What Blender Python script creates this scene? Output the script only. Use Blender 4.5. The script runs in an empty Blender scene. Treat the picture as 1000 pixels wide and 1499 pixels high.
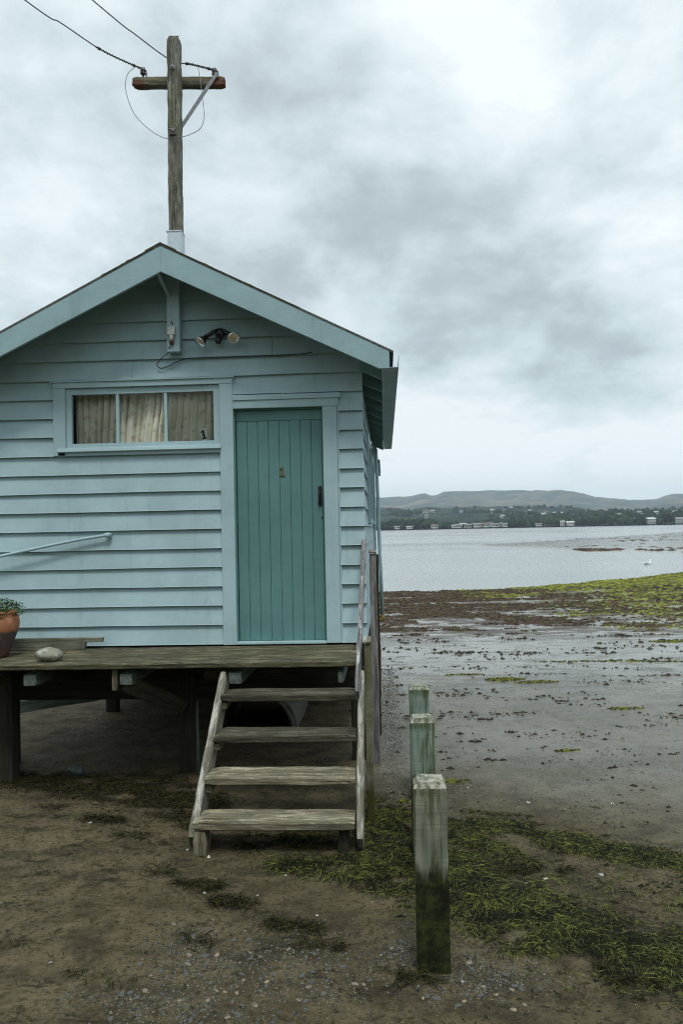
import bpy, bmesh, math, random
import numpy as np
from math import sin, cos, pi, radians, sqrt, hypot, atan2, degrees, exp
from mathutils import Vector, Matrix, Euler, noise
random.seed(7); RNG = np.random.RandomState(11)
S = bpy.context.scene
COL = S.collection
V = Vector

# ------------------------------------------------------------------ materials
class NT:
    def __init__(s, name):
        s.m = bpy.data.materials.new(name); s.m.use_nodes = True
        s.t = s.m.node_tree; s.n = s.t.nodes; s.l = s.t.links
        s.b = s.n['Principled BSDF']
    def node(s, kind, **kw):
        x = s.n.new(kind)
        for k, v in kw.items(): setattr(x, k, v)
        return x
    def inp(s, sock, v):
        if isinstance(v, (int, float)): sock.default_value = v
        elif isinstance(v, (tuple, list)):
            sock.default_value = tuple(v) + ((1,) if len(v) == 3 and sock.type == 'RGBA' else ())
        else: s.l.new(v, sock)
    def coord(s, which='Object', scale=(1, 1, 1), rand=False, loc=(0, 0, 0)):
        tc = s.node('ShaderNodeTexCoord'); mp = s.node('ShaderNodeMapping')
        mp.inputs['Scale'].default_value = scale; mp.inputs['Location'].default_value = loc
        src = tc.outputs[which]
        if rand:
            oi = s.node('ShaderNodeObjectInfo'); mm = s.node('ShaderNodeMath', operation='MULTIPLY'); mm.inputs[1].default_value = 37.
            s.l.new(oi.outputs['Random'], mm.inputs[0])
            va = s.node('ShaderNodeVectorMath', operation='ADD'); s.l.new(src, va.inputs[0]); s.l.new(mm.outputs[0], va.inputs[1]); src = va.outputs[0]
        s.l.new(src, mp.inputs['Vector']); return mp.outputs[0]
    def pos(s):
        g = s.node('ShaderNodeNewGeometry'); x = s.node('ShaderNodeSeparateXYZ'); s.l.new(g.outputs['Position'], x.inputs[0]); return g.outputs['Position'], x.outputs
    def noise(s, vec, scale=5, detail=4, rough=.55, dist=0, out=0):
        x = s.node('ShaderNodeTexNoise'); s.l.new(vec, x.inputs['Vector'])
        x.inputs['Scale'].default_value = scale; x.inputs['Detail'].default_value = detail
        x.inputs['Roughness'].default_value = rough; x.inputs['Distortion'].default_value = dist
        return x.outputs[out]
    def vor(s, vec, scale=5, feature='F1', out=0, rnd=1):
        x = s.node('ShaderNodeTexVoronoi', feature=feature); s.l.new(vec, x.inputs['Vector']); x.inputs['Scale'].default_value = scale
        x.inputs['Randomness'].default_value = rnd
        return x.outputs[out]
    def math(s, op, a, b=0, c=None, clamp=False):
        x = s.node('ShaderNodeMath', operation=op, use_clamp=clamp); s.inp(x.inputs[0], a); s.inp(x.inputs[1], b)
        if c is not None: s.inp(x.inputs[2], c)
        return x.outputs[0]
    def step(s, v, a, b, lo=0., hi=1.):
        x = s.node('ShaderNodeMapRange', interpolation_type='SMOOTHSTEP'); s.inp(x.inputs[0], v)
        for i, q in enumerate((a, b, lo, hi)): x.inputs[1 + i].default_value = q
        return x.outputs[0]
    def mix(s, f, a, b, mode='MIX'):
        x = s.node('ShaderNodeMix', data_type='RGBA', blend_type=mode); s.inp(x.inputs[0], f); s.inp(x.inputs[6], a); s.inp(x.inputs[7], b); return x.outputs[2]
    def bump(s, h, strength=.3, dist=.01, nrm=None):
        x = s.node('ShaderNodeBump'); s.inp(x.inputs['Strength'], strength); x.inputs['Distance'].default_value = dist; s.l.new(h, x.inputs['Height'])
        if nrm is not None: s.l.new(nrm, x.inputs['Normal'])
        return x.outputs[0]
    def fin(s, color=None, rough=None, nrm=None, metal=None, spec=None):
        if color is not None: s.inp(s.b.inputs['Base Color'], color)
        if rough is not None: s.inp(s.b.inputs['Roughness'], rough)
        if nrm is not None: s.l.new(nrm, s.b.inputs['Normal'])
        if metal is not None: s.inp(s.b.inputs['Metallic'], metal)
        if spec is not None: s.inp(s.b.inputs['Specular IOR Level'], spec)
        return s.m
def mul(c, k): return tuple(x * k for x in c)

def paint(name, base, grain=(3, 60, 60), wear=.5, rough=.55, chip=(.33, .30, .25)):
    m = NT(name)
    p = m.coord('Object', (1, 1, 1)); pg = m.coord('Object', grain)
    big = m.noise(p, 1.7, 5, .6); mid = m.noise(p, 9, 5, .65); fine = m.noise(pg, 3, 5, .7)
    drip = m.noise(m.coord('Object', (14, 14, 1.1)), 1.0, 4, .6)
    c = m.mix(m.step(big, .3, .7), mul(base, .88), mul(base, 1.08))
    c = m.mix(m.math('MULTIPLY', m.step(mid, .45, .75), .25), c, mul(base, .76))
    c = m.mix(m.math('MULTIPLY', m.step(drip, .56, .76), .34 * wear), c, (base[0] * .5, base[1] * .52, base[2] * .46))
    c = m.mix(m.math('MULTIPLY', m.step(fine, .5, .7), .14), c, mul(base, 1.25))
    ch = m.step(m.noise(m.coord('Object', (14, 40, 40)), 1.6, 6, .7), .745, .765)
    c = m.mix(m.math('MULTIPLY', ch, .8 * wear), c, chip)
    # green tinge in patches of mildew
    c = m.mix(m.math('MULTIPLY', m.step(m.noise(p, 3.1, 6, .7), .56, .75), .25 * wear), c, (base[0] * .55, base[1] * .72, base[2] * .55))
    scr = m.step(m.noise(m.coord('Object', (6, 6, 22)), 1.3, 7, .8, .5), .63, .70)
    c = m.mix(m.math('MULTIPLY', scr, .22 * wear), c, mul(base, 1.45))
    c = m.mix(m.math('MULTIPLY', m.step(m.noise(m.coord('Object', (22, 22, 1.5), loc=(3, 1, 2)), 1, 5, .75), .66, .74), .35 * wear), c, (.16, .12, .07))
    dirt = m.step(m.noise(m.coord('Object', (40, 40, 40)), 1, 3, .8), .71, .77)
    c = m.mix(m.math('MULTIPLY', dirt, .5 * wear), c, (.06, .07, .06))
    h = m.math('ADD', m.math('MULTIPLY', fine, 1.), m.math('MULTIPLY', mid, 1.2))
    return m.fin(c, m.step(mid, .3, .7, rough - .08, rough + .14), m.bump(h, .35, .004), spec=.35)

def wood(name, dark, mid, light, moss=(.05, .06, .015), mossy=.3, pale=.35, rough=.8, rings=False):
    """weathered timber; the length of a plank is its local X"""
    m = NT(name)
    p = m.coord('Object', (1, 1, 1), True); pg = m.coord('Object', (1.1, 26, 26), True); pf = m.coord('Object', (4, 130, 130), True)
    g = m.noise(pg, 1.0, 7, .68, .5); f = m.noise(pf, 1.0, 4, .7, .3); b = m.noise(p, 4.5, 6, .65)
    c = m.mix(m.step(g, .32, .62), dark, mid)
    c = m.mix(m.math('MULTIPLY', m.step(f, .5, .68), .75), c, light)
    geo = m.node('ShaderNodeNewGeometry'); sx = m.node('ShaderNodeSeparateXYZ'); m.l.new(geo.outputs['Normal'], sx.inputs[0])
    top = m.step(sx.outputs[2], .3, .9)
    pm = m.math('MULTIPLY', m.math('MULTIPLY', m.step(m.noise(m.coord('Object', (3.5, 15, 15), True), 1., 8, .78, .3), .48, .62), m.step(top, 0, 1, .35, 1.)), pale)
    c = m.mix(pm, c, mul(light, 1.7))
    c = m.mix(m.math('MULTIPLY', m.step(b, .47, .68), mossy), c, moss)
    c = m.mix(m.math('MULTIPLY', m.step(m.noise(p, 23, 5, .8), .6, .7), .55), c, mul(dark, .4))
    crack = m.step(m.noise(m.coord('Object', (1.3, 60, 60), True), 1., 5, .6, .8), .60, .66)
    c = m.mix(m.math('MULTIPLY', crack, .8), c, mul(dark, .22))
    h = m.math('SUBTRACT', m.math('ADD', g, m.math('MULTIPLY', f, .5)), m.math('MULTIPLY', crack, .6))
    return m.fin(c, rough, m.bump(h, .8, .006), spec=.3)

def simple(name, c, rough=.5, metal=0, var=.25, scale=30, bump=.15, spec=.5):
    m = NT(name); p = m.coord('Object', (1, 1, 1)); n = m.noise(p, scale, 5, .65)
    return m.fin(m.mix(m.step(n, .3, .7), mul(c, 1 - var), mul(c, 1 + var)), rough, m.bump(n, bump, .004), metal, spec)

PAINT = (.335, .462, .495)
M_board = paint('painted_weatherboard', PAINT, (2, 50, 50), .8)
M_trim = paint('painted_trim', mul(PAINT, 1.04), (40, 40, 3), .6)
M_barge = paint('painted_barge', (.265, .39, .415), (3, 50, 50), .7)
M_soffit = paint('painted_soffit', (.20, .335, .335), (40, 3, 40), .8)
M_door = paint('painted_door', (.102, .220, .215), (50, 50, 2), .55, .45, (.2, .3, .3))
M_white = simple('old_white_plastic', (.55, .56, .54), .45, 0, .15)
M_black = simple('black_plastic', (.012, .013, .014), .35)
M_brass = simple('tarnished_brass', (.14, .10, .035), .55, .4)
M_steel = simple('galvanised_steel', (.19, .20, .21), .65, .3, .25)
M_silver = simple('reflector_silver', (.8, .8, .78), .15, 1, .05)
M_rust = simple('rusty_iron', (.23, .075, .03), .85, 0, .5, 40, .5)
M_wire = simple('dark_wire', (.02, .022, .025), .6)
M_greywire = simple('grey_wire', (.16, .17, .18), .6)
M_deckw = wood('deck_timber', (.022, .019, .009), (.075, .067, .036), (.20, .185, .12), (.035, .045, .012), .55, .5)
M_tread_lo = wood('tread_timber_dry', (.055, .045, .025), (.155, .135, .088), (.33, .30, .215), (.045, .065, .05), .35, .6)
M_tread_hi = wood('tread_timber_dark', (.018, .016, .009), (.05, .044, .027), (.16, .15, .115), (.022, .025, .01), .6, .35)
M_string = wood('stringer_timber', (.07, .063, .045), (.18, .168, .13), (.36, .35, .31), (.07, .075, .03), .3, .6)
M_rail = wood('handrail_timber', (.06, .055, .055), (.17, .16, .16), (.36, .36, .36), (.06, .06, .03), .2, .6)
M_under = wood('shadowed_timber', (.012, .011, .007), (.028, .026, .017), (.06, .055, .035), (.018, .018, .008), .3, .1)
M_jend = wood('joist_end_timber', (.05, .06, .05), (.10, .125, .11), (.20, .23, .20), (.04, .05, .03), .3, .4)
M_polew = wood('pole_timber', (.028, .027, .02), (.115, .113, .09), (.30, .31, .25), (.10, .115, .05), .7, .8)
M_dark = simple('dark_interior', (.02, .02, .02), .9)
M_stone = None

def mat_pane():
    m = NT('window_glass'); t = m.node('ShaderNodeBsdfTransparent'); g = m.node('ShaderNodeBsdfGlossy'); g.inputs['Roughness'].default_value = .03
    t.inputs['Color'].default_value = (.86, .88, .86, 1)
    f = m.node('ShaderNodeFresnel'); f.inputs['IOR'].default_value = 1.35
    x = m.node('ShaderNodeMixShader'); m.l.new(f.outputs[0], x.inputs[0]); m.l.new(t.outputs[0], x.inputs[1]); m.l.new(g.outputs[0], x.inputs[2])
    m.l.new(x.outputs[0], m.n['Material Output'].inputs['Surface']); return m.m
M_pane = mat_pane()
def mat_curtain():
    m = NT('floral_curtain'); p = m.coord('Object', (1, .2, 1))
    base = m.mix(m.step(m.noise(p, 5, 5), .35, .7), (.80, .76, .65), (.90, .87, .78))
    fl = m.math('ADD', m.vor(p, 11), m.math('MULTIPLY', m.noise(p, 40, 3), .25)); c = m.mix(m.math('MULTIPLY', m.step(fl, .42, .34), .30), base, (.42, .20, .15))
    fl2 = m.vor(m.coord('Object', (1, .2, 1), loc=(3.3, 0, 1.7)), 17); c = m.mix(m.math('MULTIPLY', m.step(fl2, .34, .22), .32), c, (.22, .28, .17))
    c = m.mix(m.math('MULTIPLY', m.step(m.noise(p, 2.2, 4), .5, .7), .3), c, (.40, .31, .19))
    wv = m.noise(m.coord('Object', (300, 300, 300)), 1, 1)
    return m.fin(c, .9, m.bump(wv, .3, .001), spec=.1)
M_curtain = mat_curtain()

def mat_bollard(name, lo, hi, dark, greenmid, topc, length):
    """tide-stained post: bare or copper-treated timber above, slimy black-green below; local X runs up from the foot"""
    m = NT(name)
    tc = m.node('ShaderNodeTexCoord'); sx = m.node('ShaderNodeSeparateXYZ'); m.l.new(tc.outputs['Object'], sx.inputs[0])
    p = m.coord('Object', (1, 1, 1), True); ps = m.coord('Object', (2.2, 26, 26), True); pf = m.coord('Object', (3, 110, 110), True)
    edge = m.math('ADD', sx.outputs[0], m.math('MULTIPLY', m.math('SUBTRACT', m.noise(ps, 1, 5, .7), .5), .26))
    wet = m.step(edge, lo, hi, 1, 0)
    g = m.noise(m.coord('Object', (1.5, 30, 30), True), 1, 6, .65, .4); saw = m.noise(m.coord('Object', (70, 7, 3), True), 1, 4, .6, .6)
    c = m.mix(m.step(m.noise(p, 5, 4), .35, .65), greenmid, topc)
    c = m.mix(m.math('MULTIPLY', m.step(saw, .45, .6), .3), c, mul(topc, 1.35))
    c = m.mix(m.math('MULTIPLY', m.step(g, .46, .62), .5), c, mul(greenmid, .5))
    c = m.mix(m.math('MULTIPLY', m.step(m.noise(ps, 1.3, 5, .6), .46, .62), .8), c, (.05, .052, .018))
    d = m.mix(m.step(m.noise(p, 16, 6, .75), .38, .62), dark, (.035, .042, .012))
    d = m.mix(m.step(m.noise(p, 33, 5, .8), .66, .74), d, (.10, .11, .09))
    c = m.mix(wet, c, d)
    # moss stain just under the arris of the cap
    cap = m.math('MULTIPLY', m.step(sx.outputs[0], length - .085, length - .045), m.step(m.noise(ps, 2, 5, .7), .40, .6))
    c = m.mix(m.math('MULTIPLY', cap, .8), c, (.05, .06, .018))
    geo = m.node('ShaderNodeNewGeometry'); nx = m.node('ShaderNodeSeparateXYZ'); m.l.new(geo.outputs['Normal'], nx.inputs[0])
    topm = m.step(nx.outputs[2], .2, .5)
    tcol = m.mix(m.step(m.noise(p, 26, 6, .75), .4, .6), (.09, .10, .06), (.36, .35, .29))
    c = m.mix(topm, c, tcol)
    h = m.math('ADD', m.math('ADD', g, m.math('MULTIPLY', m.noise(pf, 1, 4), .5)), m.math('MULTIPLY', saw, .5))
    return m.fin(c, m.step(edge, lo, hi, .5, .82), m.bump(h, .7, .006), spec=.3)

# ------------------------------------------------------------------ mesh helpers
def link(o, parent=None, M=None):
    COL.objects.link(o)
    if M is None: M = Matrix.Identity(4)
    if parent is not None:
        o.parent = parent; o.matrix_parent_inverse = Matrix.Identity(4)
        o.matrix_basis = WM[parent.name].inverted() @ M
    else: o.matrix_basis = M
    WM[o.name] = M.copy()
    return o
WM = {}
def tag(o, label=None, cat=None, group=None, kind=None):
    if label: o['label'] = label
    if cat: o['category'] = cat
    if group: o['group'] = group
    if kind: o['kind'] = kind
    return o
def thing(name, label, cat, loc=(0, 0, 0), group=None):
    o = bpy.data.objects.new(name, None); o.empty_display_size = .1
    link(o, None, Matrix.Translation(loc)); return tag(o, label, cat, group)
def mesh(name, vs, fs, mat, parent=None, M=None, smooth=False, origin=None):
    me = bpy.data.meshes.new(name)
    if origin is not None and M is None:
        o_ = V(origin); vs = [tuple(V(v) - o_) for v in vs]; M = Matrix.Translation(o_)
    me.from_pydata([tuple(v) for v in vs], [], fs); me.validate(); me.update()
    if isinstance(mat, (list, tuple)):
        for x in mat: me.materials.append(x)
    else: me.materials.append(mat)
    if smooth: me.shade_smooth()
    return link(bpy.data.objects.new(name, me), parent, M)
class MB:
    def __init__(s): s.v = []; s.f = []
    def add(s, vs, fs):
        n = len(s.v); s.v += [tuple(v) for v in vs]; s.f += [tuple(i + n for i in f) for f in fs]; return s
    def box(s, a, b):
        (x0, y0, z0), (x1, y1, z1) = a, b
        return s.add([(x0, y0, z0), (x1, y0, z0), (x1, y1, z0), (x0, y1, z0), (x0, y0, z1), (x1, y0, z1), (x1, y1, z1), (x0, y1, z1)],
                     [(0, 3, 2, 1), (4, 5, 6, 7), (0, 1, 5, 4), (1, 2, 6, 5), (2, 3, 7, 6), (3, 0, 4, 7)])
    def prism(s, poly, ax, a, b):
        """extrude a 2-D polygon along axis ax (0,1,2) from a to b; the polygon lives in the other two axes in order"""
        n = len(poly); out = []
        for t in (a, b):
            for p in poly:
                q = list(p); q.insert(ax, t); out.append(tuple(q))
        fs = [tuple(range(n))[::-1], tuple(range(n, 2 * n))] + [(i, (i + 1) % n, n + (i + 1) % n, n + i) for i in range(n)]
        return s.add(out, fs)
    def tube(s, pts, r, n=8, caps=True):
        pts = [V(p) for p in pts]; base = len(s.v); K = len(pts)
        rr = r if isinstance(r, (list, tuple)) else [r] * K
        up = V((0, 0, 1)); prev = None
        for i, p in enumerate(pts):
            d = (pts[min(i + 1, K - 1)] - pts[max(i - 1, 0)]).normalized()
            if prev is None: a = d.cross(up if abs(d.z) < .95 else V((1, 0, 0))).normalized()
            else: a = (prev - d * prev.dot(d)).normalized()
            prev = a; b = d.cross(a)
            for j in range(n):
                t = 2 * pi * j / n; s.v.append(tuple(p + (a * cos(t) + b * sin(t)) * rr[i]))
        for i in range(K - 1):
            for j in range(n):
                s.f.append((base + i * n + j, base + i * n + (j + 1) % n, base + (i + 1) * n + (j + 1) % n, base + (i + 1) * n + j))
        if caps: s.f.append(tuple(base + j for j in range(n))[::-1]); s.f.append(tuple(base + (K - 1) * n + j for j in range(n)))
        return s
    def lathe(s, prof, o=(0, 0, 0), d=(0, 0, 1), n=32, closed=True):
        """prof: (radius, height) pairs turned about direction d through o"""
        d = V(d).normalized(); a = d.cross(V((0, 1, 0)) if abs(d.y) < .9 else V((1, 0, 0))).normalized(); b = d.cross(a); base = len(s.v); o = V(o)
        for r, h in prof:
            for j in range(n):
                t = 2 * pi * j / n; s.v.append(tuple(o + d * h + (a * cos(t) + b * sin(t)) * max(r, 1e-4)))
        for i in range(len(prof) - 1):
            for j in range(n):
                s.f.append((base + i * n + j, base + i * n + (j + 1) % n, base + (i + 1) * n + (j + 1) % n, base + (i + 1) * n + j))
        return s
    def build(s, name, mat, parent=None, smooth=False, bevel=0, origin=None, M=None):
        o = mesh(name, s.v, s.f, mat, parent, M, smooth, origin)
        if bevel:
            bm = bmesh.new(); bm.from_mesh(o.data); bmesh.ops.remove_doubles(bm, verts=bm.verts, dist=1e-5)
            es = [e for e in bm.edges if len(e.link_faces) == 2 and e.calc_face_angle(0) > .5]
            bmesh.ops.bevel(bm, geom=es, offset=bevel, segments=2, affect='EDGES', profile=.6)
            bmesh.ops.recalc_face_normals(bm, faces=bm.faces)
            bm.to_mesh(o.data); bm.free()
        else:
            bm = bmesh.new(); bm.from_mesh(o.data); bmesh.ops.recalc_face_normals(bm, faces=bm.faces); bm.to_mesh(o.data); bm.free()
            if smooth: o.data.shade_smooth()
        return o

def frame(a, b, up):
    x = (V(b) - V(a)).normalized(); z = V(up); z = (z - x * z.dot(x)).normalized(); y = z.cross(x)
    M = Matrix((x, y, z)).transposed().to_4x4(); M.translation = V(a); return M, (V(b) - V(a)).length
def plank(name, a, b, w, t, mat, parent=None, up=(0, 0, 1), jit=.003, ch=.004, seg=.06, freq=6, endcut=(0, 0)):
    """timber from a to b (centre line of its cross section), w across, t along 'up'; worn arrises, slightly wavy. local X = length"""
    M, L = frame(a, b, up); n = max(3, int(L / seg)); vs = []; fs = []; hw, ht = w / 2, t / 2
    sec = [(-hw + ch, -ht), (0, -ht), (hw - ch, -ht), (hw, -ht + ch), (hw, 0), (hw, ht - ch), (hw - ch, ht), (0, ht), (-hw + ch, ht), (-hw, ht - ch), (-hw, 0), (-hw, -ht + ch)]
    k = len(sec); sd = random.random() * 50
    for i in range(n + 1):
        x = L * i / n; e = .0
        if i == 0: x0 = 0
        for j, (y, z) in enumerate(sec):
            q = V((x * freq + sd, y * 20, z * 20 + sd)); d = noise.noise_vector(q) * jit + noise.noise_vector(q * 3.1) * jit * .5
            f = 1 - (ch / hw if i in (0, n) else 0) * .9; f2 = 1 - (ch / ht if i in (0, n) else 0) * .9
            xx = x + (endcut[0] * z / t if i == 0 else 0) + (endcut[1] * z / t if i == n else 0)
            if 0 < i < n: xx += 0
            vs.append((xx + (d.x if i in (0, n) else 0), y * f + d.y, z * f2 + d.z))
    for i in range(n):
        for j in range(k): fs.append((i * k + j, (i + 1) * k + j, (i + 1) * k + (j + 1) % k, i * k + (j + 1) % k))
    fs.append(tuple(range(k))); fs.append(tuple(n * k + j for j in range(k))[::-1])
    me = bpy.data.meshes.new(name); me.from_pydata(vs, [], fs)
    me.materials.append(mat); bm = bmesh.new(); bm.from_mesh(me); bmesh.ops.recalc_face_normals(bm, faces=bm.faces); bm.to_mesh(me); bm.free()
    return link(bpy.data.objects.new(name, me), parent, M)
def blob(name, c, r, mat, parent=None, sub=3, amp=.12, freq=1.6, rot=0, flat=None, seed=0):
    bm = bmesh.new(); bmesh.ops.create_icosphere(bm, subdivisions=sub, radius=1)
    for v in bm.verts:
        n = noise.noise(v.co * freq + V((seed, seed * 2, 0))); v.co *= 1 + amp * n
        v.co = V((v.co.x * r[0], v.co.y * r[1], v.co.z * r[2]))
    me = bpy.data.meshes.new(name); bm.to_mesh(me); bm.free(); me.materials.append(mat); me.shade_smooth()
    return link(bpy.data.objects.new(name, me), parent, Matrix.Translation(c) @ Matrix.Rotation(rot, 4, 'Z'))
def qmesh(name, co, faces_per, mat, col=None, smooth=False):
    """fast mesh of quads: co (N,3), consecutive groups of 4 or strips given in faces_per (M,4)"""
    me = bpy.data.meshes.new(name); co = np.asarray(co, np.float32); F = np.asarray(faces_per, np.int32)
    me.vertices.add(len(co)); me.vertices.foreach_set('co', co.ravel())
    me.loops.add(F.size); me.loops.foreach_set('vertex_index', F.ravel())
    me.polygons.add(len(F)); me.polygons.foreach_set('loop_start', np.arange(len(F), dtype=np.int32) * F.shape[1])
    me.polygons.foreach_set('loop_total', np.full(len(F), F.shape[1], np.int32))
    me.update(calc_edges=True); me.validate()
    if col is not None:
        at = me.color_attributes.new('tint', 'FLOAT_COLOR', 'POINT'); at.data.foreach_set('color', np.concatenate([col, np.ones((len(col), 1))], 1).astype(np.float32).ravel())
    me.materials.append(mat)
    if smooth: me.shade_smooth()
    return link(bpy.data.objects.new(name, me))
def mat_tint(name, rough=.5, spec=.5, var=.0):
    m = NT(name); a = m.node('ShaderNodeAttribute'); a.attribute_name = 'tint'; return m.fin(a.outputs['Color'], rough, spec=spec)

# ------------------------------------------------------------------ ground
WATER = -.305
def shore(x): return 29.3 + .87 * max(0., x - 4.2) + 1.2 * noise.noise(V((x * .15, 3, 0))) + .5 * noise.noise(V((x * .6, 9, 0)))
def gz(x, y):
    s = shore(x); t = (y - 6.) / (s - 6.)
    z = -.302 * max(0., min(t, 3.)) ** 1.0
    z += .026 * noise.noise(V((x * .8, y * .8, 0))) * (1 if y < 9 else max(.25, 1 - (y - 9) * .12)) + (.013 if y < 9 else .008) * noise.noise(V((x * 3.1, y * 3.1, 4)))
    if y < 7 and x > -.2:
        for bx_, by_ in ((.181, 3.752), (.203, 4.99), (.228, 6.06)):
            d2 = (x - bx_) ** 2 + (y - by_) ** 2
            if d2 < .12: d_ = sqrt(d2); z += .016 * exp(-((d_ - .17) / .06) ** 2) - .012 * exp(-(d_ / .10) ** 2)
    if y < -5: z += 6.5 * min(1, max(0, (-5 - y) / 9)) ** 1.3 * (1 + .25 * noise.noise(V((x * .2, y * .2, 31))))  # unseen bank added behind the camera to hold back low sky light
    if y < 9: z += .009 * noise.noise(V((x * 9, y * 9, 7)))
    if 10 < y < s: z += .012 * noise.noise(V((x * .9, y * .5, 14)))
    if y > 40:
        z = max(z, -.9)
        fr = 96 - 4.43 * (x - 12.3) if x < 17.8 else 71.6 - 1.38 * (x - 17.8)
        fr = max(fr, 58); bk = 96 + 1.58 * (x - 12.3)
        if x > 5: z = max(z, WATER + min(.05, .02 + .006 * min(y - fr, (bk - y) * .6) + .02 * noise.noise(V((x * .12, y * .12, 2)))))
        c = 300 + 14 * noise.noise(V((x * .01, 0, 5)))
        if x > 8: z = max(z, WATER + .34 - abs(y - c) * .028 + .05 * noise.noise(V((x * .05, y * .05, 8))) - max(0, 30 - x) * .012)
    return z
def axis_pts(lo, d0, d1, hi, st, gr):
    mid = list(np.arange(d0, d1, st)); out = []; x, s = d0, st
    while x > lo: s *= gr; x -= s; out.append(x)
    a = out[::-1] + mid; x, s = a[-1], st
    while x < hi: s *= gr; x += s; a.append(x)
    return np.array(a)
xs = axis_pts(-5500, -4.2, 3.6, 5500, .034, 1.045); ys = axis_pts(-900, 2.6, 8.6, 6500, .034, 1.035)
nx, ny = len(xs), len(ys)
co = np.empty((ny, nx, 3), np.float32)
for j, y in enumerate(ys):
    for i, x in enumerate(xs): co[j, i] = (x, y, gz(x, y) if y > -30 and abs(x) < 500 and y < 900 else (6.5 if y < -14 else 0 if y < 6 else -.9))
idx = np.arange(nx * ny).reshape(ny, nx)
F = np.stack([idx[:-1, :-1], idx[:-1, 1:], idx[1:, 1:], idx[1:, :-1]], -1).reshape(-1, 4)

def mat_ground():
    m = NT('tidal_mud'); P, (X, Y, Z) = m.pos()
    def mp(s, loc=(0, 0, 0)):
        x = m.node('ShaderNodeMapping'); x.inputs['Scale'].default_value = s; x.inputs['Location'].default_value = loc; m.l.new(P, x.inputs['Vector']); return x.outputs[0]
    p1 = mp((1, 1, 1))
    n_big = m.noise(p1, .7, 5, .6); n_mid = m.noise(p1, 4.5, 6, .65); n_fine = m.noise(p1, 34, 6, .7); n_grit = m.noise(p1, 150, 3, .8)
    # dry-ish foreshore sand
    sand = m.mix(m.step(n_big, .3, .7), (.110, .089, .049), (.172, .140, .081))
    sand = m.mix(m.math('MULTIPLY', m.step(n_mid, .44, .66), .6), sand, (.052, .041, .023))
    sand = m.mix(m.math('MULTIPLY', m.step(m.noise(mp((1, 1.5, 1)), 2.3, 7, .7, .6), .50, .62), .6), sand, (.050, .040, .022))
    sand = m.mix(m.math('MULTIPLY', m.step(n_fine, .50, .62), .65), sand, (.036, .030, .017))
    sand = m.mix(m.math('MULTIPLY', m.step(n_grit, .68, .76), .6), sand, (.22, .21, .18))
    sand = m.mix(m.math('MULTIPLY', m.step(n_grit, .36, .28), .5), sand, (.02, .018, .012))
    # dark shreds of dried weed, damp hollows and trodden marks on the sand
    shr = m.step(m.noise(mp((5, 9, 5)), 1.0, 8, .82, .6), .52, .59); reg = m.step(m.noise(p1, 1.3, 4, .6), .40, .58)
    sand = m.mix(m.math('MULTIPLY', m.math('MULTIPLY', shr, reg), .85), sand, (.018, .015, .008))
    sand = m.mix(m.math('MULTIPLY', m.step(m.noise(mp((9, 14, 9)), 1.0, 6, .8), .57, .63), .6), sand, (.030, .024, .013))
    sand = m.mix(m.math('MULTIPLY', m.step(m.noise(mp((2.2, 3.2, 2)), 1.0, 6, .7, .5), .50, .64), .5), sand, (.036, .030, .017))
    sand = m.mix(m.math('MULTIPLY', m.step(m.noise(mp((16, 26, 16)), 1.0, 5, .8), .60, .66), .5), sand, (.15, .13, .09))
    # grey wet mud of the flats
    mud = m.mix(m.step(n_big, .35, .65), (.094, .091, .068), (.150, .145, .114))
    mud = m.mix(m.math('MULTIPLY', m.step(m.noise(mp((1, .6, 1)), 7, 6, .75), .52, .68), .6), mud, (.035, .034, .028))
    mud = m.mix(m.math('MULTIPLY', m.step(n_grit, .68, .76), .7), mud, (.30, .30, .28))
    mud = m.mix(m.math('MULTIPLY', m.step(m.noise(p1, 60, 3, .7), .60, .68), .7), mud, (.02, .02, .015))
    mud = m.mix(m.math('MULTIPLY', m.step(m.noise(mp((1.4, 3.2, 1)), 3.0, 8, .78, .4), .56, .64), .75), mud, (.026, .025, .018))
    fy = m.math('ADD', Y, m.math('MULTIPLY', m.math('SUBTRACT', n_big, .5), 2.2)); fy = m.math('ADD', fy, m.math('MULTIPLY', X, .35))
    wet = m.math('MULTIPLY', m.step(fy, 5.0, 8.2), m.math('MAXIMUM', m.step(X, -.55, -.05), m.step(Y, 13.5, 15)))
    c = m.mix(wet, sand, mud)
    # weed beds near the water: dark brown, some green to the right
    wn = m.noise(mp((.55, .9, 1)), 1.6, 7, .72, .4)
    zone = m.math('MULTIPLY', m.step(m.math('ADD', Y, m.math('MULTIPLY', wn, 3)), 15.5, 19), m.step(Y, 33, 60, 1, 0))
    thr = m.math('MULTIPLY', m.step(wn, .45, .53), zone)
    c = m.mix(thr, c, m.mix(m.step(m.noise(p1, 5, 5, .7), .4, .65), (.028, .019, .012), (.075, .052, .036)))
    gx = m.math('ADD', X, m.math('MULTIPLY', m.math('SUBTRACT', m.noise(mp((.25, .35, 1)), 1.2, 6, .7), .5), 16))
    dy = m.math('SUBTRACT', Y, m.math('MULTIPLY', m.math('MAXIMUM', m.math('SUBTRACT', X, 4), 0), .87))
    gz_ = m.math('MULTIPLY', m.step(gx, 4.0, 8.5), m.math('MULTIPLY', m.step(dy, 14, 17), m.step(Y, 45, 50, 1, 0)))
    edge = m.math('MULTIPLY', m.step(dy, 25.5, 26.6), m.step(X, 2.2, 4.5))
    gz_ = m.math('MAXIMUM', gz_, m.math('MULTIPLY', edge, m.step(Y, 50, 60, 1, 0)))
    gm = m.math('MULTIPLY', gz_, m.step(m.noise(mp((.8, 1.2, 1)), 2.2, 6, .7), .36, .5))
    c = m.mix(gm, c, m.mix(m.step(m.noise(p1, 9, 5, .7), .35, .62), (.055, .065, .010), (.185, .20, .025)))
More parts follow.
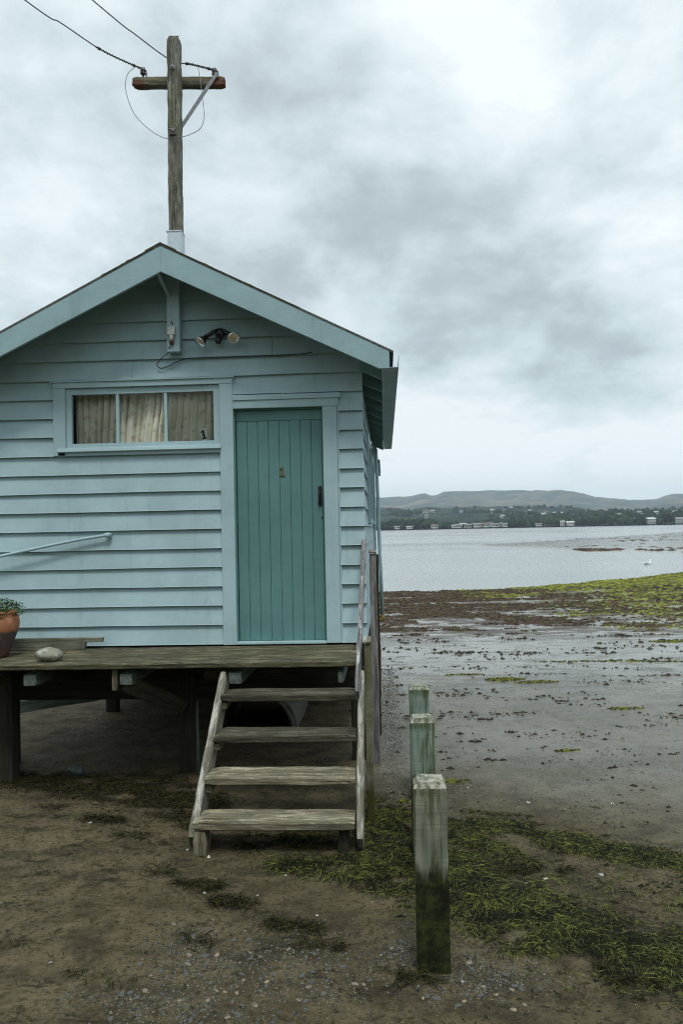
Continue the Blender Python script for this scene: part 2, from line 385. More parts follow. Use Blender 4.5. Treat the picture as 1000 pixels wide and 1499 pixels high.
    # grass colour for the unseen bank, added to block low sky light
    c = m.mix(m.step(Y, -5, -7), c, m.mix(m.step(n_fine, .4, .6), (.03, .045, .012), (.06, .08, .025)))
    # far bars
    c = m.mix(m.step(Y, 230, 270), c, (.06, .062, .028))
    veg = m.math('MAXIMUM', thr, gm)
    wz = m.math('MULTIPLY', m.step(Y, 7.5, 12.5), wet)
    fn = m.math('ADD', m.noise(mp((.8, 1.7, 1)), 2.4, 7, .68, .3), m.math('MULTIPLY', m.step(Y, 9, 14), .10))
    water_film = m.math('MULTIPLY', wz, m.step(fn, .46, .56))
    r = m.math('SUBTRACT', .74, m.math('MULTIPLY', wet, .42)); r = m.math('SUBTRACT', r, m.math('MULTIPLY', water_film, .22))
    r = m.math('ADD', r, m.math('MULTIPLY', veg, .4), clamp=True)
    hb = m.math('ADD', m.math('MULTIPLY', n_fine, .9), m.math('ADD', m.math('MULTIPLY', n_mid, 1.6), m.math('MULTIPLY', n_grit, .3)))
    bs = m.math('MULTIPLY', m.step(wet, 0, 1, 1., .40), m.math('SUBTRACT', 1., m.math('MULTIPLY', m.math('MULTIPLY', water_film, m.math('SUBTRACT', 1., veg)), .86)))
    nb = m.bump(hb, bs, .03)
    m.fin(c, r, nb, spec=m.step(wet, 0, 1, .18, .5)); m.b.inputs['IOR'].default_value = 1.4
    return m.m
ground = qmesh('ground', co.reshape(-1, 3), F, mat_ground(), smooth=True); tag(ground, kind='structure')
ground['label'] = 'brown sand running out to wet grey tidal mud with weed beds'

def mat_water():
    m = NT('estuary_water'); P, (X, Y, Z) = m.pos()
    def mp(s):
        x = m.node('ShaderNodeMapping'); x.inputs['Scale'].default_value = s; m.l.new(P, x.inputs['Vector']); return x.outputs[0]
    n = m.noise(mp((.8, 1.7, 1)), 1.3, 5, .6); n2 = m.noise(mp((3, 6, 1)), 1.0, 4, .6); n3 = m.noise(mp((.02, .05, 1)), 1.0, 3, .5)
    h = m.math('ADD', n, m.math('MULTIPLY', n2, .4))
    b = m.bump(h, m.step(n3, .35, .65, .08, .2), .09)
    m.fin((.21, .235, .23), m.step(n3, .3, .7, .12, .2), b, spec=.5); m.b.inputs['IOR'].default_value = 1.33; return m.m
wxs = axis_pts(-4800, -40, 120, 4800, 20, 1.3); wys = axis_pts(14, 24, 120, 5000, 20, 1.3)
wc = np.array([[x, y, WATER] for y in wys for x in wxs], np.float32); wi = np.arange(len(wc)).reshape(len(wys), len(wxs))
water = qmesh('water', wc, np.stack([wi[:-1, :-1], wi[:-1, 1:], wi[1:, 1:], wi[1:, :-1]], -1).reshape(-1, 4), mat_water()); tag(water, kind='structure')
water['label'] = 'calm pale grey estuary water'

# ------------------------------------------------------------------ weed, pebbles, shells
def ribbons(name, spots, mat, cols, lab):
    """spots: list of (x, y, heading, length, width, lift); lying curved blades"""
    co = []; F = []; cl = []; k = 0
    for (x, y, a, L, w, lift) in spots:
        n = 5; qn = noise.noise(V((x * 5, y * 8, 11))) + .6 * noise.noise(V((x * 17, y * 25, 2))); c = random.choice(cols) if random.random() < .55 + qn * .7 else random.choice(cols[2:4]); j = .7 + random.random() * .6; bend = random.uniform(-1.6, 1.6) * L * 13
        z0 = gz(x, y) + .003 + lift * random.random(); arc = random.uniform(0, .006) + lift * .2; tw = random.uniform(-.6, .6)
        px, py = x, y
        for i in range(n + 1):
            t = i / n; h = a + bend * (t - .5) * .5; ww = w * (1 - abs(2 * t - 1) ** 3 * .8) * .5
            z = z0 + arc * sin(pi * t); dx, dy = -sin(h) * ww, cos(h) * ww; tz = tw * ww
            co.append((px - dx, py - dy, z - tz)); co.append((px + dx, py + dy, z + tz)); cl += [mul(c, j)] * 2
            px += cos(h) * L / n; py += sin(h) * L / n
        for i in range(n): F.append((k + 2 * i, k + 2 * i + 1, k + 2 * i + 3, k + 2 * i + 2))
        k += 2 * (n + 1)
    o = qmesh(name, np.array(co), np.array(F), mat, np.array(cl), True); return tag(o, lab, 'seaweed', kind='stuff')
M_weed = mat_tint('wet_weed_blades', .65, .12)
M_weedfar = mat_tint('flat_weed', .85, .15)
GREEN = [(.17, .18, .045), (.15, .165, .03), (.006, .006, .003), (.008, .009, .004), (.010, .012, .004), (.012, .014, .004), (.05, .055, .014), (.08, .088, .02), (.11, .12, .025), (.14, .155, .03), (.02, .018, .008), (.13, .14, .03), (.012, .011, .006), (.008, .008, .004), (.022, .026, .006)]
DARKW = [(.012, .011, .006), (.018, .016, .009), (.03, .025, .012), (.035, .036, .012), (.008, .008, .005)]
def band(poly, widths, n, lift=.03, dens=None, L=(.03, .10), w=(.0009, .0024), along=.45):
    out = []; segs = []; tot = 0
    for (a, b, wa, wb) in zip(poly[:-1], poly[1:], widths[:-1], widths[1:]):
        l = hypot(b[0] - a[0], b[1] - a[1]) * (wa + wb); segs.append((a, b, wa, wb, l)); tot += l
    for (a, b, wa, wb, l) in segs:
        h0 = atan2(b[1] - a[1], b[0] - a[0])
        for _ in range(int(n * l / tot)):
            t = random.random(); ww = wa + (wb - wa) * t; g = random.gauss(0, .5)
            if abs(g) > 1.5: continue
            x = a[0] + (b[0] - a[0]) * t; y = a[1] + (b[1] - a[1]) * t + g * ww
            q = noise.noise(V((x * 4.2, y * 7, 1))) + .5 * noise.noise(V((x * 12, y * 18, 5)))
            if q < -.42 + abs(g) * .42: continue
            hd = h0 + random.gauss(0, 1.0) if random.random() < along else random.uniform(0, 2 * pi)
            out.append((x, y, hd, random.uniform(*L), random.uniform(*w), lift * max(0, 1 - abs(g))))
    return out
A = [(.05, 5.62), (.4, 5.50), (.76, 5.43), (1.0, 5.24), (1.3, 5.08), (1.55, 4.95), (2.0, 4.78), (2.6, 4.6)]
B = [(-.2, 5.55), (-.06, 5.18), (.28, 4.88), (.48, 4.53), (.66, 4.26), (.86, 4.08), (1.05, 3.92), (1.22, 3.83), (1.5, 3.70), (2.1, 3.5)]
sp = band(A, [.16, .20, .17, .22, .22, .24, .26, .3], 28000, .010) + band(B, [.5, .6, .62, .56, .42, .34, .32, .32, .34, .36], 95000, .014)
sp += band([(-.75, 4.80), (-.43, 4.83), (-.14, 4.76), (.1, 4.72), (.4, 4.6)], [.08, .18, .26, .35, .35], 14000, .012)
sp += band([(-.12, 5.7), (.08, 5.5), (.0, 4.95)], [.25, .4, .35], 14000, .016) + band([(.35, 5.35), (.6, 5.1), (.85, 4.85)], [.16, .2, .1], 6000, .012)
sp += band([(.5, 5.75), (.84, 5.66), (1.1, 5.58)], [.03, .05, .03], 350, .015)
sp += band([(-.9, 5.3), (-.3, 5.2)], [.25, .3], 900, .015)
sp += band([(-1.0, 5.15), (-.2, 5.35), (.3, 5.7)], [.2, .3, .2], 3000, .01) + band([(.2, 4.2), (.7, 3.9), (1.3, 3.5)], [.3, .3, .3], 1500, .006) + band([(.3, 5.1), (.9, 4.6), (1.9, 4.2)], [.4, .5, .5], 2600, .006)
ribbons('seaweed_wrack', sp, M_weed, GREEN, 'green and black strands of eelgrass washed up in bands round the bollards')
mats_ = []
for (x, y, hd, L_, w_, lf) in sp[::9]: mats_.append((x, y, random.uniform(.008, .022), random.uniform(.004, .016), random.choice([(.028, .027, .010), (.048, .049, .015), (.07, .073, .02), (.014, .013, .006)])))
sp = band([(-3.6, 6.75), (-2.9, 6.50), (-2.37, 6.30), (-1.92, 6.22), (-1.5, 5.9), (-1.2, 5.6)], [.22, .3, .35, .5, .45, .35], 16000, .012, L=(.02, .08), w=(.003, .007))
for (x, y, rx, n) in [(-2.02, 5.58, .16, 420), (-2.51, 5.86, .12, 120), (-1.75, 5.3, .12, 160), (-1.12, 4.56, .15, 520), (-.88, 4.37, .12, 480), (-.51, 4.1, .15, 300), (-.37, 3.93, .12, 160),
                      (-1.4, 4.74, .12, 120), (.9, 4.78, .12, 300), (.75, 4.74, .10, 180), (1.05, 3.62, .10, 150), (.86, 3.77, .12, 200), (.1, 3.62, .1, 140), (-.1, 3.7, .12, 60), (-1.3, 3.6, .2, 70), (-2.0, 3.9, .25, 60), (.3, 6.0, .1, 60), (-.95, 3.95, .08, 60)]:
    sp += band([(x - rx, y), (x + rx, y - .03)], [.05 + .1 * rx, .05], n, .02, L=(.025, .09), w=(.002, .006), along=.2)
for _ in range(14000):
    x, y = random.uniform(-3.6, 2.4), random.uniform(2.9, 7.2)
    if noise.noise(V((x * 1.3, y * 1.3, 3))) + .4 * noise.noise(V((x * 5, y * 5, 3))) < random.uniform(-.35, .45): continue
    sp.append((x, y, random.uniform(0, 6.3), random.uniform(.006, .035), random.uniform(.0015, .005), .003))
ribbons('dried_weed', sp, mat_tint('dry_weed_shreds', .95, .06), DARKW, 'dark shreds of dried weed scattered on the brown sand')

def clumps(name, spots, mat, lab, cat='seaweed', k=7, sm=True):
    """spots: (x, y, size, height, colour): low ragged heaps, each a jittered fan with a raised middle"""
    co = []; F = []; cl = []; n = 0
    for (x, y, s, h, c) in spots:
        z = gz(x, y) + .002; a0 = random.random() * 6; st = random.uniform(1.2, 2.6)
        co.append((x, y, z + h)); cl.append(mul(c, random.uniform(.8, 1.3)))
        for i in range(k):
            a = a0 + 2 * pi * i / k; r = s * random.uniform(.45, 1.1); co.append((x + cos(a) * r * st, y + sin(a) * r, z - .004)); cl.append(mul(c, random.uniform(.5, 1.1)))
        for i in range(k): F.append((n, n + 1 + i, n + 1 + (i + 1) % k))
        n += k + 1
    o = qmesh(name, np.array(co), np.array(F), mat, np.array(cl), sm); return tag(o, lab, cat, kind='stuff')
sp = []
def nz(x, y, sx, sy, o=0): return noise.noise(V((x * sx, y * sy, o))) + .5 * noise.noise(V((x * sx * 3, y * sy * 3, o + 3)))
for _ in range(60000):                                     # brown bed in front of the water
    y = 14 + 15.5 * random.random(); x = random.uniform(-1.6, .62 * y + 2)
    zone = min(1, (y - 15.3) / 2.6)
    if nz(x, y, .35, .9, 2) + .5 * noise.noise(V((x * 2.5, y * 5, 3))) < .62 - .72 * zone: continue
    if y > shore(x) - .15: continue
    if x > 6 + 3 * noise.noise(V((x * .3, y * .6, 2))) and random.random() < .7: continue
    s = random.uniform(.012, .05) * y / 16
    c = random.choice([(.028, .018, .012), (.05, .033, .024), (.075, .05, .038), (.035, .028, .016), (.06, .05, .02)])
    sp.append((x, y, s, s * random.uniform(.25, .7), c))
for _ in range(52000):                                    # green bed toward the right
    x = random.uniform(2.0, 26); y = random.uniform(16.5, 45)
    d = y - .87 * max(0, x - 4.2)
    if y > shore(x) + .2 or x > .75 * y: continue
    e = max(min(1, (x - 3.5) / 5), 1.4 if (d > 25.5 and x > 2.6) else 0)
    if nz(x, y, .28, .7, 6) < .50 - .78 * e: continue
    s = random.uniform(.02, .07) * y / 22; c = random.choice([(.10, .11, .014), (.15, .165, .02), (.21, .225, .03), (.07, .075, .014), (.07, .055, .03)])
    sp.append((x, y, s, s * random.uniform(.2, .5), c))
for _ in range(5000):                                     # weed line on the far bar
    t = random.random(); x = 17.8 + t ** 1.3 * 60; y = 71.6 - 1.38 * (x - 17.8); y = max(y, 58) + 1.5 + random.gauss(0, 1.4) + 2.5 * noise.noise(V((x * .12, 1, 1)))
    if nz(x, y, .18, .1, 9) < -.15: continue
    s = random.uniform(.12, .4); sp.append((x, y, s, s * .35, random.choice([(.06, .035, .02), (.09, .055, .035), (.04, .028, .014)])))
for _ in range(2500):
    x = random.uniform(18, 90); y = 70 + random.random() * 80
    if nz(x, y, .1, .1, 4) < .3: continue
    s = random.uniform(.1, .35); sp.append((x, y, s, s * .2, (.07, .06, .045)))
clumps('weed_beds', sp, M_weedfar, 'brown and bright green weed beds on the mud near the water')
clumps('weed_mat', mats_, M_weedfar, 'dark matted eelgrass under the green strands round the bollards')
sp = []
for _ in range(26000):                                     # specks over the open mud
    y = 5.4 + 10.5 * random.random() ** .8; x = random.uniform(-.45, .5 * y + .8)
    if nz(x, y, .8, 2.2, 12) + .5 * nz(x, y, 4, 9, 5) < random.uniform(.1, .6): continue
    s = (.003 + .017 * random.random() ** 4) * (.6 + y / 12); c = random.choice([(.02, .018, .012), (.03, .026, .018), (.045, .04, .03)])
    sp.append((x, y, s, s * random.uniform(.3, .9), c))
for (x, y, rx, ry, n, g) in [(5.05, 14.65, .35, .14, 500, 1), (1.59, 11.0, .26, .10, 260, 1), (1.95, 10.75, .30, .06, 160, 1), (1.08, 11.43, .3, .05, 60, 1), (1.59, 7.32, .12, .03, 50, 1), (2.63, 9.08, .2, .06, 70, 1),
                             (1.2, 13.6, .5, .12, 90, 0), (3.16, 12.5, .9, .06, 150, 1), (4.1, 12.4, .5, .05, 90, 1), (1.0, 8.6, .1, .03, 24, 0), (.75, 7.7, .12, .03, 20, 0), (2.0, 9.5, .07, .03, 14, 0), (.5, 6.4, .12, .05, 40, 1), (.9, 7.0, .1, .03, 16, 0),
                             (3.2, 8.5, .15, .05, 40, 1), (3.9, 10.5, .12, .05, 20, 0), (.2, 5.95, .15, .04, 40, 1), (2.5, 6.4, .2, .04, 40, 1)]:
    for _ in range(n):
        a, r = random.random() * 6.3, sqrt(random.random()); s = random.uniform(.008, .025)
        sp.append((x + cos(a) * r * rx, y + sin(a) * r * ry, s, s * .6, random.choice([(.08, .09, .012), (.15, .16, .02), (.035, .04, .01), (.025, .02, .012)] if g else [(.02, .016, .012), (.035, .028, .02)])))
clumps('mud_debris', sp, M_weedfar, 'small dark scraps and green tufts dotted over the wet mud')

def mat_pebble(name, a, b, rough=.5):
    m = NT(name); oi = m.node('ShaderNodeObjectInfo'); p = m.coord('Object', (1, 1, 1), True)
    c = m.mix(m.step(m.noise(p, 45, 5, .7), .35, .65), a, b); c = m.mix(m.math('MULTIPLY', oi.outputs['Random'], .5), c, (.05, .052, .05))
    return m.fin(c, rough, m.bump(m.noise(p, 120, 3), .3, .002))
M_peb = mat_pebble('grey_pebble', (.045, .048, .045), (.10, .104, .095), .75); M_shell = mat_pebble('white_shell', (.33, .32, .28), (.55, .53, .48)); M_tan = mat_pebble('tan_pebble', (.17, .13, .08), (.27, .22, .15))
protos = []
for i in range(6):
    bm = bmesh.new(); bmesh.ops.create_icosphere(bm, subdivisions=3, radius=1)
    for v in bm.verts:
        v.co *= 1 + .28 * noise.noise(v.co * 1.3 + V((i * 9, 0, 0))); v.co.z *= .5; v.co.x *= 1.3
    me = bpy.data.meshes.new('pebble'); bm.to_mesh(me); bm.free(); me.materials.append(M_peb if i < 4 else M_tan); me.shade_smooth(); protos.append(me)
pebc = [(-1.12, 3.46, .14, .05), (-.95, 3.74, .10, .05), (-.96, 3.41, .14, .07), (-.67, 3.8, .10, .05), (-.46, 3.69, .13, .09), (-.6, 3.52, .22, .08), (-.43, 3.92, .13, .08), (.2, 3.78, .08, .03), (.02, 3.83, .06, .04), (.34, 3.6, .12, .05), (.5, 3.65, .1, .05), (-.2, 3.5, .2, .1), (-.75, 3.35, .2, .06), (-1.0, 3.95, .1, .05)]
def pebspot():
    c = random.choice(pebc); k_ = 1.7 if random.random() < .45 else 1.; return c[0] + random.gauss(0, c[2]) * k_, c[1] + random.gauss(0, c[3]) * k_ * 1.3
for i in range(140):
    x, y = pebspot(); s = random.uniform(.007, .015) if i < 90 else random.uniform(.006, .011)
    if i > 125: x, y = random.uniform(-2.2, 1.3), random.uniform(3.4, 5.6)
    if .08 < x < .28 and 3.62 < y < 3.86: y -= .3
    me = protos[i % 6]; o = bpy.data.objects.new('pebble', me)
    link(o, None, Matrix.Translation((x, y, gz(x, y) + s * .06)) @ Euler((random.uniform(-.2, .2), random.uniform(-.2, .2), random.random() * 6), 'XYZ').to_matrix().to_4x4() @ Matrix.Diagonal((s, s * random.uniform(.7, 1.1), s * random.uniform(.8, 1.2), 1)))
    if i % 6 < 4: tag(o, 'smooth grey pebble lying on the brown sand', 'pebble', 'grey pebbles on the sand')
    else: tag(o, 'smooth tan pebble lying on the brown sand', 'pebble', 'tan pebbles on the sand')
# shells: shallow ribbed fans
def shell_mesh():
    vs = [(0, 0, .15)]; fs = []; n = 14
    for r in (.5, 1.):
        for i in range(n):
            t = -.2 + (pi + .4) * i / (n - 1); rr = r * (1 + (.04 if i % 2 else 0)); vs.append((cos(t) * rr, sin(t) * rr * .9, (.42 if r == .5 else .0) + .03 * (i % 2)))
    for i in range(n - 1): fs.append((0, 1 + i, 2 + i)); fs.append((1 + i, 1 + n + i, 2 + n + i, 2 + i))
    me = bpy.data.meshes.new('shell'); me.from_pydata(vs, [], fs); me.materials.append(M_shell); me.shade_smooth(); return me
SH = shell_mesh()
for i, (x, y) in enumerate([(-1.13, 4.93), (-2.15, 4.30), (-.75, 4.42), (-.14, 5.0), (-.06, 5.38), (-.10, 5.55), (.22, 3.72), (.30, 3.58), (.87, 4.63), (.75, 4.58), (1.2, 4.7), (-1.05, 4.45), (-1.85, 5.0), (-.02, 4.9), (-1.62, 3.72), (-1.28, 5.5), (-2.6, 6.2), (-1.3, 5.05), (-2.1, 5.5), (-.62, 4.66), (1.0, 5.9), (1.6, 5.9), (2.0, 6.1), (.6, 6.2), (-.4, 4.2)]):
    s = [.017, .012, .009, .014, .010][i % 5]; o = bpy.data.objects.new('shell', SH)
    link(o, None, Matrix.Translation((x, y, gz(x, y) + .004)) @ Euler((random.uniform(-.3, .3), random.uniform(-.3, .3), random.random() * 6), 'XYZ').to_matrix().to_4x4() @ Matrix.Scale(s, 4))
    tag(o, 'small white shell lying on the foreshore', 'shell', 'white shells on the foreshore')
# fine gravel, shell grit: one mesh of tiny octahedra
co = []; F = []; cl = []; n = 0
def grit(x, y, s, c):
    global n
    z = gz(x, y) + s * .1; a = random.random() * 6; e = random.uniform(.6, 1.3)
    P = [(cos(a) * s * e, sin(a) * s * e, 0), (-sin(a) * s, cos(a) * s, 0), (-cos(a) * s * e, -sin(a) * s * e, 0), (sin(a) * s, -cos(a) * s, 0)]
    co.extend([(x + p[0], y + p[1], z) for p in P] + [(x + random.uniform(-.2, .2) * s, y, z + s * .55)]); cl.extend([c] * 5)
    F.extend([(n, n + 1, n + 4), (n + 1, n + 2, n + 4), (n + 2, n + 3, n + 4), (n + 3, n, n + 4)]); n += 5
GC = [(.05, .053, .048), (.085, .09, .084), (.035, .036, .032), (.02, .02, .016), (.12, .10, .065)]; WC = [(.42, .41, .37), (.25, .24, .21), (.16, .15, .12)]
for _ in range(4200):
    x, y = pebspot(); grit(x, y, random.uniform(.003, .008), random.choice(GC))
for _ in range(5200):
    x, y = random.uniform(-3.6, 3), random.uniform(2.8, 7.5)
    if nz(x, y, .9, .9, 21) < random.uniform(-.6, .5): continue
    grit(x, y, random.uniform(.0015, .0045), random.choice(GC * 4 + WC))
for _ in range(6500):
    y = random.uniform(5.5, 12); x = random.uniform(-2.8, .45 * y)
    grit(x, y, random.uniform(.002, .005) * (.5 + y / 12), random.choice(GC[2:4] * 3 + GC + WC))
for _ in range(3000):                                      # gravelly strip beside the house
    y = random.uniform(6, 12); x = .02 + random.gauss(0, .06); grit(x, y, random.uniform(.003, .009), random.choice(GC[1:4] + WC[2:]))
for _ in range(250):
    y = random.uniform(7.8, 9.5); x = random.uniform(-3.4, -2.6); grit(x, y, random.uniform(.004, .01), random.choice(GC + WC))
o = qmesh('gravel', np.array(co), np.array(F), mat_tint('gravel_grains', .6, .4), np.array(cl)); tag(o, 'fine grey gravel and shell grit strewn over the sand', 'gravel', kind='stuff')
M_mossrock = simple('mossy_rock', (.045, .06, .05), .8, 0, .4, 20, .6)
tag(blob('rock', (-2.65, 6.66, .03), (.075, .05, .05), M_mossrock, None, 3, .5, 1.5, .4), 'dark mossy rock lying on the sand in front of the deck', 'rock')

# ------------------------------------------------------------------ house
W = 6.9; XL, XR, XC = -3.47, -.2, -1.81; YB = 13.1; Z0 = 1.048; PITCH = .16665
def zr(x): return 4.40 - .5 * abs(x - XC)              # underside of the roofing
house = thing('boat_shed', 'pale blue weatherboard boat shed on piles with a teal door', 'shed', (XC, W, 0))
def clip_rows(intervals_at, k):
    return intervals_at
mb = MB()
def board(mb, xa0, xa1, xb0, xb1, z0, z1, y=W, sgn=-1):
    """one bevelled board: left end x runs xa0 (bottom) .. xa1 (top), right end xb0 .. xb1"""
    wob = random.uniform(-.0025, .0025); dz = random.uniform(-.002, .002)
    yb, yt = y - .034 + wob, y - .004
    # split lengthwise so the drip edge wanders a little
    n = max(1, int((xb0 - xa0) / .25)); vs = []; fs = []
    for i in range(n + 1):
        t = i / n; x0 = xa0 + (xb0 - xa0) * t; x1 = xa1 + (xb1 - xa1) * t
        w = .0035 * noise.noise(V((x0 * 2.2, z0 * 9, 3))); wy = .002 * noise.noise(V((x0 * 3, z0 * 9, 8)))
        vs += [(x0, yb + wy, z0 + w + dz), (x0, y, z0 + w + dz), (x1, y, z1 + .004), (x1, yt, z1 + .004), (x0, yb + .003 + wy, z0 + .004 + w + dz)]
    for i in range(n):
        a = i * 5
        for (p, q) in ((0, 1), (1, 2), (2, 3), (3, 4), (4, 0)): fs.append((a + p, a + q, a + 5 + q, a + 5 + p))
    fs.append((0, 1, 2, 3, 4)[::-1]); fs.append(tuple(5 * n + j for j in (0, 1, 2, 3, 4))); mb.add(vs, fs)
WIN = (-2.905, -1.302, 2.728, 3.371)
for k in range(0, 20):
    z0 = Z0 + PITCH * k; z1 = z0 + PITCH
    def lim(z): # wall extent at height z, under the roof
        h = (4.37 - z) / .5
        return max(XL, XC - h), min(XR + .030, XC + h)
    (l0, r0), (l1, r1) = lim(z0), lim(z1)
    if r1 - l1 < .05: 
        if r0 - l0 > .05: mb.prism([(l0, z0), (r0, z0), (XC, 4.37)], 1, W - .02, W)
        continue
    if k < 10: board(mb, l0, l1, -1.417, -1.417, z0, z1)
    elif k < 14: board(mb, l0, l1, WIN[0] + .003, WIN[0] + .003, z0, z1)
    if k < 13: board(mb, -.388, -.388, r0, r1 if k > 0 else r1, z0, z1)
    elif k == 13: board(mb, WIN[1] - .003, WIN[1] - .003, r0, r1, z0, z1)
    if k >= 14:
        # gable rows are two lengths butted together
        j = {14: -2.19, 15: -.95, 16: -2.5, 17: -1.3}.get(k, None)
        if j and l0 < j < r0: board(mb, l0, l1, j - .0015, j - .0015, z0, z1); board(mb, j + .0015, j + .0015, r0, r1, z0, z1)
        else: board(mb, l0, l1, r0, r1, z0, z1)
mb.build('front_wall', M_board, house)
def siding_x(mb, x, y0, y1, za, nrow, sg=1):
    for k in range(nrow):
        z0 = za + PITCH * k; z1 = z0 + PITCH; w = random.uniform(-.003, .003)
        mb.prism([(x + sg * (.030 + w), z0), (x, z0), (x, z1 + .004), (x + sg * .006, z1 + .004)], 1, y0, y1)
mb = MB(); siding_x(mb, XR, W + .001, YB, Z0, 14); mb.build('side_wall', M_board, house)
mb = MB(); siding_x(mb, XL, W + .001, YB, Z0, 14, -1); mb.build('side_wall', M_board, house)
MB().prism([(XL, Z0), (XR, Z0), (XR, zr(XR) - .03), (XC, 4.36), (XL, zr(XL) - .03)], 1, YB - .05, YB).build('back_wall', M_board, house)
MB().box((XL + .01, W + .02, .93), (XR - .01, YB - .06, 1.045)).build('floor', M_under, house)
# roof: two slabs with lichen on the edge
def mat_roof():
    m = NT('lichen_roofing'); p = m.coord('Object', (1, 1, 1))
    c = m.mix(m.step(m.noise(p, 30, 5, .7), .35, .65), (.05, .055, .05), (.11, .12, .10)); c = m.mix(m.step(m.noise(p, 7, 6, .75), .58, .68), c, (.16, .14, .03))
    return m.fin(c, .9, m.bump(m.noise(p, 50, 4), .8, .01))
M_roof = mat_roof()
XE = .10; XW = XC - (XE - XC)
roof = thing_roof = None
mb = MB(); Y0r, Y1r = 6.462, YB + .15
for sx, xe in ((1, XE), (-1, XW)):
    n = 40
    # edge of the roofing wavers a little (moss and old battens)
    for a in range(1):
        mb.prism([(XC + sx * .002, zr(XC)), (xe, zr(xe)), (xe, zr(xe) + .018), (XC + sx * .002, zr(XC) + .019)] if sx > 0 else
                 [(XC - .002, zr(XC)), (XC - .002, zr(XC) + .019), (xe, zr(xe) + .018), (xe, zr(xe))], 1, Y0r, Y1r)
roof = mb.build('roof', M_roof, house)
cap = MB()
for sx in (1, -1):
    n = 1; cap.prism([(XC, 4.4205), (XC + sx * .13, 4.3555), (XC + sx * .13, 4.3625), (XC, 4.4275)], 1, Y0r - .005, Y1r)
cap.build('ridge_cap', M_roof, roof)
# lichen tufts along the front verge
for sx, t0, t1 in ((1, .04, 1.15), (-1, .05, .5)):
    vs = []; fs = []; nn_ = 160
    for i in range(nn_ + 1):
        t = t0 + (t1 - t0) * i / nn_; x = XC + sx * t; hgt = max(.0005, .012 * (noise.noise(V((t * 9, sx, 1))) + .6 * noise.noise(V((t * 38, sx, 4))) - .02)); z = zr(x) + .018
        vs += [(x, Y0r - .004, z - .004), (x, Y0r - .006, z + hgt * .7), (x, Y0r + .012, z + hgt), (x, Y0r + .05, z - .002)]
    for i in range(nn_):
        for j in range(3): fs.append((i * 4 + j, i * 4 + j + 1, i * 4 + 5 + j, i * 4 + 4 + j))
    mesh('lichen', vs, fs, simple('ochre_lichen', (.16, .14, .04), .95, 0, .6, 60, .5), roof)
# sarking under the front overhang and eaves
mb = MB()
for sx in (1, -1):
    xe = XC + sx * 1.83
    pts = [(XC, zr(XC) - .004), (xe, zr(xe) - .004), (xe, zr(xe) - .02), (XC, zr(XC) - .02)]
    mb.prism(pts if sx > 0 else pts[::-1], 1, 6.50, YB)
mb.build('sarking', M_soffit, house)
# barge boards, wide planks mitred at the ridge, blunt lower ends
for sx in (1, -1):
    def X_(d): return XC + sx * d
    pts = [(X_(0), 4.398), (X_(1.876), 3.466), (X_(1.876), 3.322), (X_(1.79), 3.322), (X_(0), 4.183)]
    o = MB().prism(pts, 1, 6.465, 6.497).build('barge_board', M_barge, house, bevel=.003)
# rafters, fascia, gutter on both eaves
for sx in (1, -1):
    def X_(d): return XC + sx * d
    mb = None
    for i in range(11):
        y = 6.82 + .62 * i
        if sx < 0 and i > 3: break
        pts = [(X_(1.62), zr(X_(1.62)) - .022), (X_(1.81), zr(X_(1.81)) - .022), (X_(1.81), 3.30), (X_(1.62), 3.385)]
        MB().prism(pts, 1, y, y + .045).build('rafter', M_soffit, house)
    MB().box((X_(1.812) if sx > 0 else X_(1.832), 6.50, 3.335), (X_(1.832) if sx > 0 else X_(1.812), YB + .1, 3.462)).build('fascia', M_trim, house)
    g = [(X_(1.834), 3.455), (X_(1.834), 3.335), (X_(1.95), 3.335), (X_(1.955), 3.43), (X_(1.95), 3.43), (X_(1.945), 3.34), (X_(1.839), 3.34), (X_(1.839), 3.455)]
    MB().prism(g if sx > 0 else g[::-1], 1, 6.51, YB + .12).build('gutter', M_barge, house)
# king post under the ridge with its knee
o = MB().box((-1.851, 6.78, 3.588), (-1.741, 6.872, 4.30)).build('king_post', M_trim, house, bevel=.003)
plank('ridge_beam', (XC, 6.51, 4.30), (XC, 6.9, 4.30), .045, .09, M_soffit, house)
plank('knee_brace', (-1.86, 6.53, 4.215), (-1.82, 6.80, 4.06), .03, .04, M_trim, house)

# window ---------------------------------------------------------------
win = MB()
win.box((-2.905, 6.862, 2.716), (-2.797, W, 3.312)); win.box((-2.905, 6.859, 3.313), (-1.303, W, 3.362))
win = win.build('window', M_trim, house, bevel=.002)
MB().box((-2.925, 6.845, 3.362), (-1.285, W, 3.374)).build('head_moulding', M_trim, win, bevel=.002)
MB().prism([(6.835, 2.748), (6.862, 2.741), (6.862, 2.713), (6.903, 2.713), (6.903, 2.790), (6.842, 2.775)], 0, -2.862, -1.412).build('window_sill', M_trim, win, bevel=.002)
s = MB(); s.box((-2.796, 6.885, 2.782), (-2.746, 6.93, 3.312)); s.box((-1.478, 6.885, 2.782), (-1.421, 6.93, 3.312))
s.box((-2.746, 6.887, 3.255), (-1.478, 6.93, 3.312)); s.box((-2.746, 6.887, 2.782), (-1.478, 6.93, 2.822)); s.build('sash', M_trim, win, bevel=.002)
for x in (-2.337, -1.905): MB().box((x - .013, 6.892, 2.822), (x + .013, 6.925, 3.255)).build('glazing_bar', M_trim, win, bevel=.002)
for a, b in ((-2.746, -2.35), (-2.324, -1.918), (-1.892, -1.478)):
    MB().add([(a, 6.915, 2.822), (b, 6.915, 2.822), (b, 6.915, 3.255), (a, 6.915, 3.255)], [(0, 1, 2, 3)]).build('pane', M_pane, win)
# dark room behind
MB().box((XL + .1, 9.4, 1.06), (XR - .1, 9.42, 3.4)).build('inner_wall', M_dark, house)
